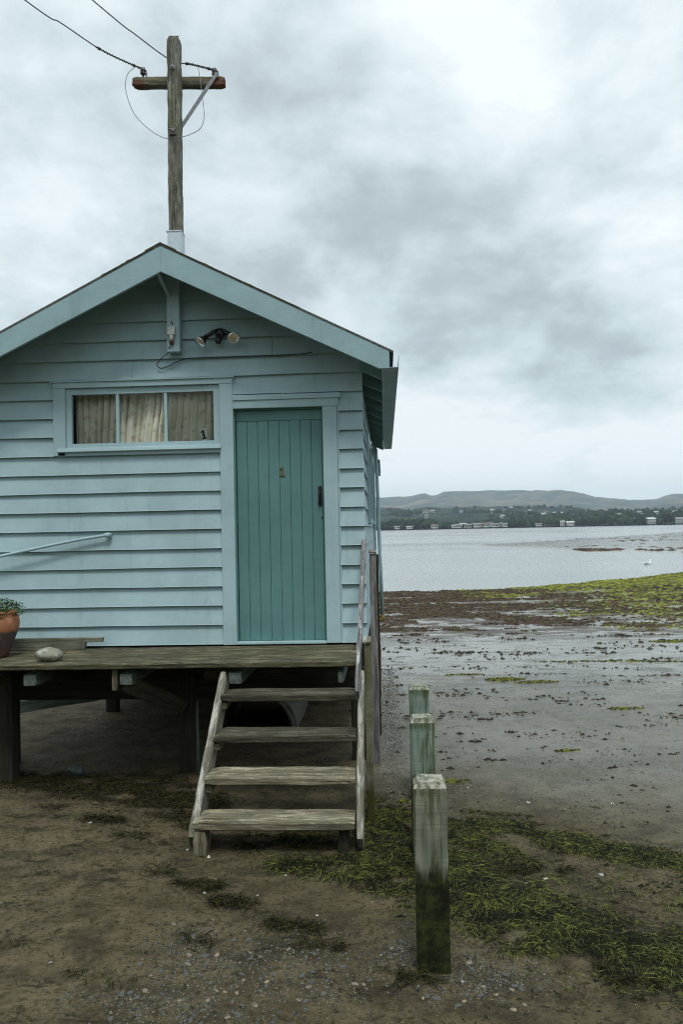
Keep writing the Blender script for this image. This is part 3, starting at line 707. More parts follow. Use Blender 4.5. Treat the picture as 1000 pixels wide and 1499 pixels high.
# curtains
def curtain(L0, R0_, folds, seed, label, L1=None, R1=None, y=6.985):
    nx_, nz_ = int((R0_ - L0) / .004), 30; vs = []; fs = []; L1 = L0 if L1 is None else L1; R1 = R0_ if R1 is None else R1
    for j in range(nz_ + 1):
        t = j / nz_; z = 3.30 - .56 * t; s_ = t * t * (3 - 2 * t); xa = L0 + (L1 - L0) * s_; xb = R0_ + (R1 - R0_) * s_
        for i in range(nx_ + 1):
            u = i / nx_; x = xa + (xb - xa) * u
            ph = folds * 2 * pi * (u + .05 * noise.noise(V((u * 5, seed, 2)))) + 1.4 * noise.noise(V((u * 3, t * .9, seed))); a = .022 + .02 * noise.noise(V((u * 6, t * .7, seed + 3)))
            vs.append((x + .006 * cos(ph), y + a * sin(ph) + .010 * noise.noise(V((u * 14, t * 4, seed))) + .006 * sin(ph * 2.3 + 1), z))
    for j in range(nz_):
        for i in range(nx_): a = j * (nx_ + 1) + i; fs.append((a, a + 1, a + nx_ + 2, a + nx_ + 1))
    o = mesh('curtain', vs, fs, M_curtain, smooth=True, origin=((L0 + R0_) / 2, y, 2.74)); return tag(o, label, 'curtain')
curtain(-2.775, -2.10, 11, 3, 'faded floral curtain behind the left and middle panes', -2.77, -2.15, 7.035)
curtain(-2.12, -1.45, 10, 8, 'faded floral curtain behind the right pane next to the number card', -2.19, -1.45, 7.0)

def digit_one(name, x, z, h, y0, y1, mat, parent, slab=True, tilt=0):
    w = h * .5; s = h * .09
    pts = [(-.28, 0), (.30, 0), (.30, .11), (.12, .14), (.12, 1), (-.02, 1), (-.30, .80), (-.28, .73), (-.10, .80), (-.10, .14), (-.28, .11)]
    c, d = cos(tilt), sin(tilt)
    pp = [(x + (a * h * c - b * h * d), z + (a * h * d + b * h * c)) for a, b in pts]
    return MB().prism(pp, 1, y0, y1).build(name, mat, parent)
card = MB().prism([(-1.622, 2.925), (-1.556, 2.940), (-1.532, 2.835), (-1.598, 2.822)], 1, 6.935, 6.938).build('number_card', simple('white_card', (.85, .86, .85), .6, 0, .04), None, origin=(-1.577, 6.936, 2.822))
tag(card, 'small white card with a black number 1 leaning in the window corner', 'card')
digit_one('numeral', -1.572, 2.842, .078, 6.930, 6.9345, M_black, card, tilt=.2)

# door -------------------------------------------------------------------
fr = MB(); fr.box((-1.420, 6.862, 1.040), (-1.303, W, 3.312)); fr.box((-.520, 6.864, 1.046), (-.396, W, 3.088))
fr.box((-1.302, 6.860, 3.090), (-.383, W, 3.160)); fr = fr.build('door_frame', M_trim, house, bevel=.003)
MB().box((-1.302, 6.848, 3.160), (-.362, W, 3.205)).build('door_head_cap', M_trim, fr, bevel=.004)
MB().box((-.394, 6.872, 1.047), (-.379, W, 3.088)).build('batten', M_trim, fr, bevel=.002)
MB().box((-1.302, 6.85, 1.044), (-.521, 6.96, 1.062)).build('threshold', M_trim, fr, bevel=.002)
rev = MB(); rev.box((-1.303, W, 1.062), (-1.293, 6.97, 3.10)); rev.box((-.530, W, 1.062), (-.520, 6.97, 3.10)); rev.box((-1.292, W, 3.078), (-.531, 6.97, 3.10)); rev.build('door_lining', M_door, fr)
d = MB(); x0, x1 = -1.288, -.534; nb = 8; bw = (x1 - x0) / nb; lead = thing_d = None
for i in range(nb):
    a = x0 + bw * i; d.prism([(a + .003, 6.931), (a + .0005, 6.937), (a + .0005, 6.96), (a + bw - .0005, 6.96), (a + bw - .0005, 6.937), (a + bw - .003, 6.931)][::-1], 2, 1.066, 2.985)
d.box((x0, 6.926, 2.987), (x1, 6.96, 3.076))
door = d.build('door', M_door, house)
digit_one('numeral', -.888, 2.497, .078, 6.922, 6.931, M_brass, door)
h = MB(); h.box((-.575, 6.922, 2.23), (-.543, 6.931, 2.40)); h.tube([(-.559, 6.925, 2.375), (-.559, 6.895, 2.365), (-.559, 6.885, 2.33), (-.559, 6.892, 2.27), (-.559, 6.925, 2.255)], [.007, .007, .009, .008, .006], 8)
h.box((-.570, 6.892, 2.372), (-.548, 6.925, 2.382)); h.build('handle', simple('dark_bronze', (.03, .028, .025), .4, .7), door, bevel=.001)
MB().lathe([(0, .01), (.006, .008), (.007, 0)], (-.545, 6.931, 2.13), (0, -1, 0), 10).build('keyhole', M_black, door)

# side windows, lower rear end, downpipes ---------------------------------
for y in (8.4, 10.9):
    f = MB(); f.box((-.197, y, 2.08), (-.150, y + .10, 3.05)); f.box((-.197, y + 1.0, 2.08), (-.150, y + 1.1, 3.05)); f.box((-.197, y + .1, 2.95), (-.150, y + 1.0, 3.05)); f.box((-.197, y + .1, 2.08), (-.14, y + 1.0, 2.13))
    f = f.build('side_window', M_trim, house, bevel=.003)
    MB().box((-.19, y + .1, 2.13), (-.168, y + 1.0, 2.95)).build('pane', simple('dark_glass', (.03, .04, .045), .1), f)
rear = MB(); siding_x(rear, -.26, YB + .01, 15.6, Z0 - .16, 13); rear.prism([(XL, .9), (-.262, .9), (-.262, 3.1), (XL, 3.1)], 1, 15.55, 15.6)
rear.box((XL, YB + .01, 2.9), (-.27, 15.5, 3.09)); rear = rear.build('rear_wall', M_board, house)
MB().prism([(XL - .2, 3.12), (-.06, 3.12), (-.06, 3.17), (XL - .2, 3.17)], 1, YB + .16, 15.8).build('rear_roof', M_roof, rear)
MB().box((-.16, YB + .2, 3.06), (-.065, 15.8, 3.118)).build('rear_gutter', M_barge, rear)
dp = MB().tube([(-.17, YB - .1, 3.40), (-.12, YB - .1, 3.30), (-.118, YB - .1, 3.18), (-.095, YB - .1, 1.8), (-.070, YB - .1, .60)], .028, 12).build('downpipe', M_trim, house, True)
MB().tube([(-.070, YB - .1, .62), (-.069, YB - .1, .565), (-.085, YB - .1, .545), (-.14, YB - .1, .542), (-.21, YB - .1, .545)], .034, 12).build('elbow', simple('yellowed_brass_fitting', (.20, .15, .035), .6, .2, .5), dp, True)
for z in (1.35, 2.5): MB().lathe([(.034, 0), (.034, .03)], (-.070 - .021 * (z - .6) / .6 * .5, YB - .1, z), (0, 0, 1), 12).build('pipe_collar', M_trim, dp)
MB().tube([(-.15, 11.9, 3.3), (-.150, 11.9, 2), (-.148, 11.9, .75)], .018, 10).build('waste_pipe', M_trim, house, True)
# piles and bearers
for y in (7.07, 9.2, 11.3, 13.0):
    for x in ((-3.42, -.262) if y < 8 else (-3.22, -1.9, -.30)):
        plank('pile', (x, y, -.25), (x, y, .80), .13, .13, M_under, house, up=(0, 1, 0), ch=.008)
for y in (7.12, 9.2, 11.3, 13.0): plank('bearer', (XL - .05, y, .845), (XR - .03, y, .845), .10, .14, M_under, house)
for x in (-3.3, -2.6, -1.9, -1.2, -.5): plank('floor_joist', (x, W + .05, .925), (x, YB - .1, .925), .05, .02, M_under, house)

MB().lathe([(0, 0), (R0 - .04, 0)], (-1.37, 8.9, -.03), (0, 1, 0), 40).build('pipe_plug', M_dark, house) if False else None
for x0_, x1_, y_ in ((-2.30, -.40, 9.9), (-3.4, -.4, 12.6)): MB().box((x0_, y_, -.3), (x1_, y_ + .04, .93)).build('shade_board', M_under, house)  # dark boards added under the shed to block light and deepen the shade
MB().box((XL, 9.4, .2), (XL + .04, 13, .99)).build('shade_board', M_under, house)  # left side closed the same way, added to keep light out
MB().box((XL - .05, 9.0, .40), (XR - .2, 9.06, .99)).build('bearer', M_under, house)  # extra deep cross board, added to stop light coming through from behind
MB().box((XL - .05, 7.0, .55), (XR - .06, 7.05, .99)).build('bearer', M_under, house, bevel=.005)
# security lights on the gable --------------------------------------------
sl = thing('security_light', 'twin black floodlight with silver bulbs on the gable wall', 'outdoor light', (-1.40, 6.87, 3.75))
b = MB(); b.lathe([(.045, -.01), (.046, .02), (.036, .045), (.018, .055), (0, .057)], (-1.40, 6.872, 3.752), (0, -1, 0), 24)
b.build('base', M_black, sl, True)
for sx, ex, ez in ((-1, -1.522, 3.676), (1, -1.288, 3.690)):
    MB().tube([(-1.40 + sx * .02, 6.835, 3.77), (-1.40 + sx * .055, 6.815, 3.752), (ex + sx * .0, 6.80, ez + .03)], [.020, .019, .017], 12).build('arm', M_black, sl, True)
    dr = V((-.45, -.62, -.65)) if sx < 0 else V((.35, -.80, -.50)); dr.normalize(); o0 = V((ex, 6.80, ez + .028)) - dr * .01
    lamp = MB().lathe([(0, -.012), (.020, -.01), (.024, .025), (.034, .045), (.047, .075), (.050, .088), (.046, .088), (.032, .05), (.0, .04)], o0, dr, 26).build('lamp_head', M_black if sx < 0 else M_silver, sl, True)
    MB().lathe([(.050, 0), (.052, .006), (.045, .010), (.0, .014)], o0 + dr * .088, dr, 26).build('lens', M_silver, lamp, True)
s_ = MB(); s_.lathe([(0, 0), (.024, .0), (.028, .01), (.028, .04), (.022, .052), (.0, .055)], (-1.408, 6.84, 3.688), V((0, -.85, -.4)), 20)
s_.tube([(-1.405, 6.85, 3.73), (-1.407, 6.83, 3.70)], .012, 8); s_.build('sensor', M_black, sl, True)

# outlet box on the king post
jb = thing('junction_box', 'small white electrical box with a brown bulb holder on the gable post', 'electrical box', (-1.80, 6.78, 3.68))
MB().box((-1.842, 6.745, 3.727), (-1.775, 6.779, 3.800)).build('box', M_white, jb, bevel=.005)
MB().lathe([(.018, 0), (.020, -.01), (.017, -.04), (.013, -.045)], (-1.806, 6.758, 3.725), (0, 0, 1), 16).build('collar', M_white, jb, True)
MB().lathe([(.012, 0), (.019, -.012), (.021, -.028), (.013, -.045), (0, -.048)], (-1.803, 6.755, 3.688), (.15, -.2, 1), 16).build('bulb_holder', simple('brown_bakelite', (.10, .04, .015), .35), jb, True)
MB().tube([(-1.812, 6.765, 3.84), (-1.806, 6.757, 3.85), (-1.80, 6.762, 3.84), (-1.80, 6.77, 3.82)], .003, 6).build('hook', M_rust, jb, True)
def smooth_path(pts, n=8):
    P = [V(p) for p in pts]; out = []
    for i in range(len(P) - 1):
        p0, p1, p2, p3 = P[max(i - 1, 0)], P[i], P[i + 1], P[min(i + 2, len(P) - 1)]
        for k in range(n):
            t = k / n; out.append(.5 * ((2 * p1) + (p2 - p0) * t + (2 * p0 - 5 * p1 + 4 * p2 - p3) * t * t + (3 * p1 - p0 - 3 * p2 + p3) * t ** 3))
    return out + [P[-1]]
pts = [(-1.83, 6.77, 3.63), (-1.85, 6.80, 3.585), (-1.92, 6.83, 3.54), (-1.962, 6.845, 3.49), (-1.93, 6.85, 3.462), (-1.87, 6.855, 3.475), (-1.80, 6.860, 3.51), (-1.70, 6.860, 3.538), (-1.5, 6.861, 3.545), (-1.2, 6.862, 3.546), (-.95, 6.862, 3.546), (-.72, 6.862, 3.549), (-.6, 6.862, 3.56)]
tag(MB().tube(smooth_path(pts), .0042, 6).build('cable', M_wire, None, True, origin=(-1.85, 6.8, 3.585)), 'thin black cable looping from the post along the gable boards', 'cable')
# rod on the wall
rod = thing('wall_rod', 'pale blue metal rod fixed to the weatherboards above the flowerpot', 'rod', (-2.415, 6.87, 2.013))
MB().tube(smooth_path([(-2.43, 6.838, 2.012), (-2.7, 6.825, 1.972), (-3.1, 6.80, 1.898), (-3.5, 6.78, 1.818)], 6), .0135, 12).build('tube', M_trim, rod, True)
k = MB(); k.lathe([(.020, 0), (.022, .02), (.018, .045), (.010, .05), (0, .05)], (-2.445, 6.838, 2.009), V((1, .02, .12)), 16); k.lathe([(.022, 0), (.022, .03)], (-2.412, 6.838, 2.013), (0, 1, 0), 16)
k.build('end_cap', M_trim, rod, True)

# deck --------------------------------------------------------------------
deck = thing('deck', 'mossy weathered timber deck in front of the teal door', 'deck', (-2.2, 6.4, 0))
yy = 6.0
for i in range(6):
    w = [.15, .135, .14, .135, .14, .115][i]; zt = 1.006 + random.uniform(-.003, .003)
    plank('deck_board', (-4.6, yy + w / 2, zt), (-.236 + random.uniform(-.006, .006), yy + w / 2, zt + .002), w, .044, M_deckw, deck, jit=.004, ch=.007); yy += w + .008
for x in (-2.765, -2.01, -1.165, -.36):
    plank('joist', (x, 6.035, .905), (x, 7.3, .905), .11 if x != -.36 else .05, .095, M_jend if x > -.5 else M_jend, deck, ch=.008)
plank('cleat', (-2.10, 6.06, .82), (-2.10, 6.06, .982), .04, .05, M_tread_lo, deck, up=(0, 1, 0))
plank('cleat', (-2.66, 6.35, .9), (-2.52, 6.9, .86), .05, .12, M_under, deck)
for x in (-3.235, -1.72): plank('pile', (x, 6.75 if x > -2 else 6.55, -.2), (x, 6.75 if x > -2 else 6.55, .86), .13 if x > -2 else .22, .14, M_under, deck, up=(0, 1, 0), ch=.012)
plank('stay', (-1.61, 6.66, -.05), (-1.61, 6.66, .60), .02, .02, M_jend, deck, up=(0, 1, 0), ch=.003)
plank('brace', (-2.02, 6.10, .86), (-1.72, 6.62, .56), .06, .13, M_tread_hi, deck, up=(.5, 0, 1))
plank('brace', (-3.9, 8.0, .26), (-3.0, 8.2, .36), .08, .12, M_jend, deck)
plank('beam', (-5.4, 7.02, .72), (-3.53, 7.02, .72), .05, .46, M_under, deck)  # out-of-view extension, added to darken below the left end of the deck
plank('beam', (-4.4, 6.83, .80), (-1.6, 6.83, .80), .10, .13, M_under, deck)
# loose plank lying against the wall foot
lp = MB().prism([(-4.2, 1.032), (-2.61, 1.032), (-2.60, 1.092), (-2.452, 1.094), (-2.448, 1.132), (-4.2, 1.128)], 1, 6.755, 6.80).build('plank', wood('loose_plank', (.08, .085, .06), (.15, .155, .11), (.26, .27, .21), (.04, .045, .02), .5, .4), None, bevel=.003, origin=(-3.3, 6.78, 1.032))
tag(lp, 'notched grey plank lying on the deck against the wall', 'plank')
# stone
def mat_stone():
    m = NT('beach_stone'); p = m.coord('Object', (1, 1, 1)); c = m.mix(m.step(m.noise(p, 9, 5, .6), .35, .65), (.15, .145, .105), (.22, .215, .165))
    c = m.mix(m.math('MULTIPLY', m.step(m.noise(m.coord('Object', (1, 1, 1), loc=(.25, 0, 0)), 13, 6, .75), .52, .60), .8), c, (.42, .42, .38)); return m.fin(c, .75, m.bump(m.noise(p, 40, 4), .3, .004))
tag(blob('stone', (-2.665, 6.17, 1.082), (.114, .085, .055), mat_stone(), None, 4, .10, 1.2, 0), 'smooth oval grey stone on the front edge of the deck', 'stone')
# flowerpot
pot = thing('flowerpot', 'round terracotta flowerpot with leafy green plant on the deck', 'flowerpot', (-3.245, 6.42, 1.03))
def mat_pot():
    m = NT('terracotta'); P, (X, Y, Z) = m.pos(); p = m.coord('Object', (1, 1, 1)); n = m.noise(p, 7, 6, .7)
    zz = m.math('ADD', Z, m.math('MULTIPLY', m.math('SUBTRACT', n, .5), .07))
    c = m.mix(m.step(n, .35, .65), (.33, .12, .05), (.42, .18, .085)); c = m.mix(m.step(zz, 1.225, 1.255, 1, 0), c, (.075, .045, .045)); c = m.mix(m.math('MULTIPLY', m.step(zz, 1.13, 1.09), .7), c, (.10, .035, .022))
    c = m.mix(m.math('MULTIPLY', m.step(m.noise(p, 25, 5, .8), .5, .7), .25), c, (.4, .36, .32)); return m.fin(c, .7, m.bump(m.noise(p, 60, 4), .3, .003))
MT = mat_pot()
MB().lathe([(0, .0), (.115, .0), (.122, .02), (.145, .08), (.175, .16), (.20, .23), (.208, .28), (.200, .325), (.182, .348), (.186, .352), (.188, .372), (.183, .376), (.168, .374), (.165, .34), (.10, .335), (0, .335)], (-3.245, 6.42, 1.03), (0, 0, 1), 48).build('pot', MT, pot, True)
MB().lathe([(0, .345), (.166, .345)], (-3.245, 6.42, 1.03), (0, 0, 1), 24).build('soil', simple('potting_soil', (.02, .015, .01), .9), pot)
co = []; F = []; cl = []; n = 0
for _ in range(900):
    a, r = random.random() * 6.3, .235 * sqrt(random.random()); hh = (1 - (r / .25) ** 2) * .10; z = 1.375 + random.random() ** .6 * (hh + .045); x, y = -3.245 + cos(a) * r, 6.42 + sin(a) * r
    if r > .19: z = 1.36 + random.random() * .10
    L, wd = random.uniform(.02, .038), random.uniform(.012, .02); th = random.random() * 6.3; el = random.uniform(-.5, .7); c = random.choice([(.035, .09, .022), (.05, .13, .03), (.025, .06, .016), (.08, .17, .045)])
    dx, dy, dz = cos(th) * cos(el) * L, sin(th) * cos(el) * L, sin(el) * L; sxx, syy = -sin(th) * wd * .5, cos(th) * wd * .5
    co += [(x, y, z), (x + dx * .5 + sxx, y + dy * .5 + syy, z + dz * .5 + .004), (x + dx, y + dy, z + dz - .004), (x + dx * .5 - sxx, y + dy * .5 - syy, z + dz * .5 + .004)]; cl += [c] * 4; F.append((n, n + 1, n + 2, n + 3)); n += 4
fo = qmesh('foliage', np.array(co), np.array(F), mat_tint('geranium_leaves', .5, .4), np.array(cl)); fo.parent = pot; fo.matrix_basis = Matrix.Translation((3.245, -6.42, -1.03))
mb = MB()
for i in range(40):
    a = random.random() * 6.3; r = random.uniform(.02, .2); mb.tube([(-3.245 + cos(a) * r * .4, 6.42 + sin(a) * r * .4, 1.37), (-3.245 + cos(a) * r, 6.42 + sin(a) * r, 1.37 + .08 * random.random() + .02)], .0025, 5)
mb.build('stems', simple('green_stem', (.05, .09, .03), .6), pot)

# steps -------------------------------------------------------------------
st = thing('steps', 'four weathered timber steps leading up to the deck', 'steps', (-.73, 5.3, 0))
TR = [(4.955, .203), (5.222, .398), (5.49, .602), (5.762, .826)]
for i, (y, z) in enumerate(TR):
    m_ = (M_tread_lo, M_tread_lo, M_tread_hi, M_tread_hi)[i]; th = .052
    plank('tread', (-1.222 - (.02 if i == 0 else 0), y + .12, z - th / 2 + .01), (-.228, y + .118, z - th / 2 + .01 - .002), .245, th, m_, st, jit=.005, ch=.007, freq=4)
plank('stringer', (-1.252, 5.02, .055), (-1.238, 6.02, .905), .052, .17, M_string, st, up=(0, -.65, .76), jit=.005, ch=.006)
plank('stringer', (-.196, 5.02, .045), (-.200, 6.03, .905), .048, .17, M_string, st, up=(0, -.65, .76), jit=.004, ch=.006)
plank('foot', (-1.200, 5.03, -.05), (-1.200, 5.03, .148), .085, .14, M_tread_lo, st, up=(0, 1, 0), ch=.006)
plank('foot', (-.300, 5.06, -.05), (-.300, 5.06, .146), .07, .10, M_under, st, up=(0, 1, 0), ch=.006)
for i, (y, z) in enumerate(TR): 
    plank('cleat', (-1.20, y + .03, z - .075), (-1.20, y + .2, z - .075), .045, .05, M_tread_lo, st, ch=.004)
# handrail
hr = thing('handrail', 'narrow weathered handrail with posts on the right of the steps', 'handrail', (-.15, 5.63, 0))
plank('rail', (-.206, 5.28, .925), (-.183, 7.0, 1.955), .034, .085, M_rail, hr, up=(0, -.5, .86), jit=.004, ch=.006, endcut=(0, 0))
plank('post', (-.140, 5.63, -.15), (-.139, 5.63, 1.225), .050, .07, mat_bollard('rail_post_timber', .30, .45, (.06, .045, .015), (.10, .10, .055), (.17, .17, .12), 1.375), hr, up=(0, 1, 0), ch=.004)
plank('post_cap', (-.142, 5.585, 1.225), (-.142, 5.68, 1.255), .052, .022, M_string, hr, ch=.004)
plank('post', (-.112, 6.92, -.15), (-.112, 6.92, 1.80), .060, .06, M_rail, hr, up=(0, 1, 0), ch=.004)
plank('post_cap', (-.112, 6.88, 1.815), (-.112, 6.97, 1.83), .066, .022, M_string, hr, ch=.004)
plank('post', (-.085, 7.55, .42), (-.085, 7.55, 1.78), .035, .05, M_under, hr, up=(0, 1, 0), ch=.004)
iron = thing('iron_stake', 'thin rusty iron stake standing in the mud behind the handrail', 'stake', (-.082, 8.0, 0))
MB().tube([(-.086, 8.0, -.1), (-.084, 8.0, .45), (-.083, 8.0, .62)], .008, 8).build('rod', M_wire, iron, True)
plank('sleeve', (-.083, 8.0, .45), (-.080, 8.0, .86), .03, .03, M_rust, iron, up=(0, 1, 0), ch=.004)

# concrete pipe lying under the shed
M_conc = simple('stained_concrete', (.085, .08, .065), .85, 0, .4, 12, .6)
R0 = .42; cp = MB().lathe([(R0 - .045, 1.3), (R0 - .045, 0), (R0 - .02, -.01), (R0 - .012, 0), (R0 - .012, .05), (R0, .055), (R0 + .012, .055), (R0 + .014, .16), (R0, .17), (R0, 1.3)], (-1.37, 8.1, -.03), (0, 1, 0), 64).build('concrete_pipe', M_conc, None, True, origin=(-1.37, 8.7, 0))
tag(cp, 'short stained concrete pipe lying half sunk under the shed behind the steps', 'pipe')

# bollards ---------------------------------------------------------------
BL = [((.181, 3.752), .858, .150, 'nearest and tallest-looking wooden bollard, black with slime to above its middle', (.46, .56), (.009, .010, .005), (.14, .165, .125), (.22, .225, .165)),
      ((.203, 4.99), .856, .148, 'middle of the three wooden bollards, pale green with a dark wet foot', (.50, .60), (.012, .012, .006), (.135, .205, .165), (.20, .25, .20)),
      ((.228, 6.06), .842, .146, 'farthest of the three wooden bollards, pale green and barely stained', (.42, .60), (.03, .03, .012), (.145, .215, .18), (.21, .25, .205))]
for (x, y), h, w, lab, (lo, hi), dk, gm, tp in BL:
    bo = thing('bollard', lab, 'bollard', (x, y, 0), 'square wooden bollards in a row')
    L = h + .2
    mt = mat_bollard('bollard_timber', lo + .2 - .05, hi + .2 - .05, dk, gm, tp, L)
    # shaft with a chamfered, slightly domed top
    hw = w / 2; vs = []; fs = []; n = 24; k = 16
    sec = []
    for (sx_, sy_) in ((-1, -1), (1, -1), (1, 1), (-1, 1)):
        pass
    def ring(hw_, c):
        q = [(-hw_ + c, -hw_), (-hw_ / 3, -hw_), (hw_ / 3, -hw_), (hw_ - c, -hw_), (hw_, -hw_ + c), (hw_, -hw_ / 3), (hw_, hw_ / 3), (hw_, hw_ - c), (hw_ - c, hw_), (hw_ / 3, hw_), (-hw_ / 3, hw_), (-hw_ + c, hw_), (-hw_, hw_ - c), (-hw_, hw_ / 3), (-hw_, -hw_ / 3), (-hw_, -hw_ + c)]
        return q
    lev = [(L * i / n * (L - .03) / L, hw, .006) for i in range(n + 1)] + [(L - .012, hw * .86, .012), (L - .001, hw * .80, .014), (L, hw * .3, .004)]
    sd = x * 31
    for (zz, hh, c) in lev:
        for (a_, b_) in ring(hh, c):
            dv = noise.noise_vector(V((a_ * 14 + sd, b_ * 14, zz * 5))) * .0025
            vs.append((zz + (dv.z if zz > .3 else 0), b_ + dv.y, -a_ + dv.x))
    for i in range(len(lev) - 1):
        for j in range(k): fs.append((i * k + j, i * k + (j + 1) % k, (i + 1) * k + (j + 1) % k, (i + 1) * k + j))
    fs.append(tuple((len(lev) - 1) * k + j for j in range(k)))
    # local X points up
    M_ = Matrix(((0, 0, -1, x), (0, 1, 0, y), (1, 0, 0, -.2), (0, 0, 0, 1)))
    o = mesh('shaft', vs, fs, mt, bo, M_); bm = bmesh.new(); bm.from_mesh(o.data); bmesh.ops.recalc_face_normals(bm, faces=bm.faces); bm.to_mesh(o.data); bm.free()

# power pole ---------------------------------------------------------------
PY_ = 7.6
pp = thing('power_pole', 'weathered wooden power pole with a crossarm rising through the shed roof', 'power pole', (-1.96, PY_, 4.3))
plank('pole', (-1.972, PY_, 4.30), (-1.958, PY_, 6.85), .122, .12, M_polew, pp, up=(0, 1, 0), jit=.006, ch=.014, seg=.035, freq=9)
mb = MB()
for i in range(9):
    a = random.uniform(-.05, .05); mb.tube([(-1.958 + a, PY_ + random.uniform(-.05, .05), 6.83), (-1.958 + a, PY_, 6.86 + random.random() * .02)], [.012, .006], 5)
mb.build('splinters', M_polew, pp)
def mat_arm():
    m = NT('crossarm_timber'); P, (X, Y, Z) = m.pos(); p = m.coord('Object', (2, 30, 30)); p2 = m.coord('Object', (1, 1, 1)); g = m.noise(p, 1, 6, .7)
    c = m.mix(m.step(g, .35, .65), (.045, .04, .025), (.15, .14, .09)); e = m.math('ABSOLUTE', m.math('ADD', X, 1.945)); e = m.math('ADD', e, m.math('MULTIPLY', m.noise(p2, 14, 5, .7), .16))
    c = m.mix(m.math('MULTIPLY', m.step(e, .37, .46), m.step(m.math('ADD', Z, m.math('MULTIPLY', g, .05)), 6.555, 6.50)), c, (.11, .036, .017)); c = m.mix(m.math('MULTIPLY', m.step(m.noise(p2, 30, 5, .7), .58, .66), .6), c, (.25, .25, .2)); return m.fin(c, .85, m.bump(g, .7, .006))
plank('crossarm', (-2.405, PY_ + .115, 6.496), (-1.484, PY_ + .115, 6.452), .09, .092, mat_arm(), pp, jit=.006, ch=.010, seg=.04)
plank('steel_brace', (-1.548, PY_ - .01 + .06, 6.52), (-1.925, PY_ + .04, 5.975), .008, .036, M_steel, pp, jit=.0005, ch=.001, up=(1, 0, .5))
for z in (6.53, 5.90): 
    bb = MB().lathe([(.026, 0), (.026, .008), (.012, .010), (.012, .03), (0, .032)], (-1.962, PY_ - .062, z), (0, -1, 0), 6).build('bolt', M_steel, pp)
MB().box((-2.0, PY_ - .085, 5.865), (-1.935, PY_ - .062, 5.955)).build('plate', M_polew, pp, bevel=.004)
for x, z in ((-2.302, 6.545), (-1.584, 6.50)):
    ins = thing_i = MB().lathe([(.010, 0), (.010, .02), (.026, .025), (.030, .035), (.018, .045), (.028, .055), (.028, .068), (.016, .076), (.020, .09), (.008, .1), (0, .1)], (x, PY_ + .10, z), (0, 0, 1), 20).build('insulator', simple('brown_porcelain', (.03, .022, .02), .2), pp, True)
    MB().tube([(x + .035, PY_ + .10, z - .005), (x + .036, PY_ + .10, z + .06), (x + .01, PY_ + .10, z + .085)], .006, 6).build('bracket', M_steel, ins, True)
sh = MB(); sh.prism([(-2.045, 4.30), (-1.898, 4.30), (-1.903, 4.925), (-2.038, 4.925)], 1, PY_ - .068, PY_ + .068); sh.box((-2.05, PY_ - .073, 4.925), (-1.90, PY_ + .073, 4.935)); sh.build('flashing', simple('pale_blue_flashing', (.50, .58, .64), .5, 0, .08), pp)
lp1 = smooth_path([(-2.36, PY_ + .02, 6.60), (-2.425, PY_ - .02, 6.50), (-2.43, PY_ - .05, 6.33), (-2.35, PY_ - .06, 6.10), (-2.20, PY_ - .07, 5.93), (-2.05, PY_ - .075, 5.835), (-1.95, PY_ - .09, 5.83)], 8)
lp2 = smooth_path([(-1.73, PY_ + .02, 6.57), (-1.70, PY_ - .02, 6.40), (-1.675, PY_ - .04, 6.20), (-1.665, PY_ - .05, 6.03), (-1.70, PY_ - .06, 5.92), (-1.80, PY_ - .07, 5.86), (-1.88, PY_ - .08, 5.835), (-1.95, PY_ - .09, 5.83)], 8)
MB().tube(lp1, .0034, 6).build('loop_wire', M_greywire, pp, True); MB().tube(lp2, .0034, 6).build('loop_wire', M_greywire, pp, True)
def wire(pts, twist, lab, grp=None):
    P = smooth_path(pts, 12); w = MB().tube(P, .0055, 6)
    # the spliced end: a second strand wound round the first
    Q = []; n = len(P)
    for i in range(twist * 4):
        t = i / (twist * 4) * .999 * twist; a = int(t); f = t - a; p = P[a] * (1 - f) + P[a + 1] * f; Q.append(p + V((cos(i * 1.9) * .008, cos(i * 1.9) * .004, sin(i * 1.9) * .012)))
    w.tube(Q, .005, 5)
    for q in (3, twist - 1): w.lathe([(0, -.02), (.014, -.012), (.014, .012), (0, .02)], P[q], (P[q + 1] - P[q]), 7)
    return tag(w.build('overhead_wire', M_wire, None, True, origin=P[0]), lab, 'wire', 'overhead wires')
wire([(-2.32, 7.68, 6.62), (-2.639, 7.5, 6.707), (-2.96, 7.3, 6.865), (-3.231, 7.1, 6.977), (-4.6, 5.6, 7.6), (-9, 0, 9.2)], 14, 'overhead wire running up left from the left end of the crossarm')
wire([(-1.60, 7.68, 6.57), (-1.80, 7.66, 6.62), (-2.02, 7.675, 6.69), (-2.303, 7.5, 6.84), (-2.619, 7.2, 7.0), (-4.2, 5.4, 7.8), (-8.4, 0, 9.4)], 16, 'overhead wire passing behind the pole from the right end of the crossarm')

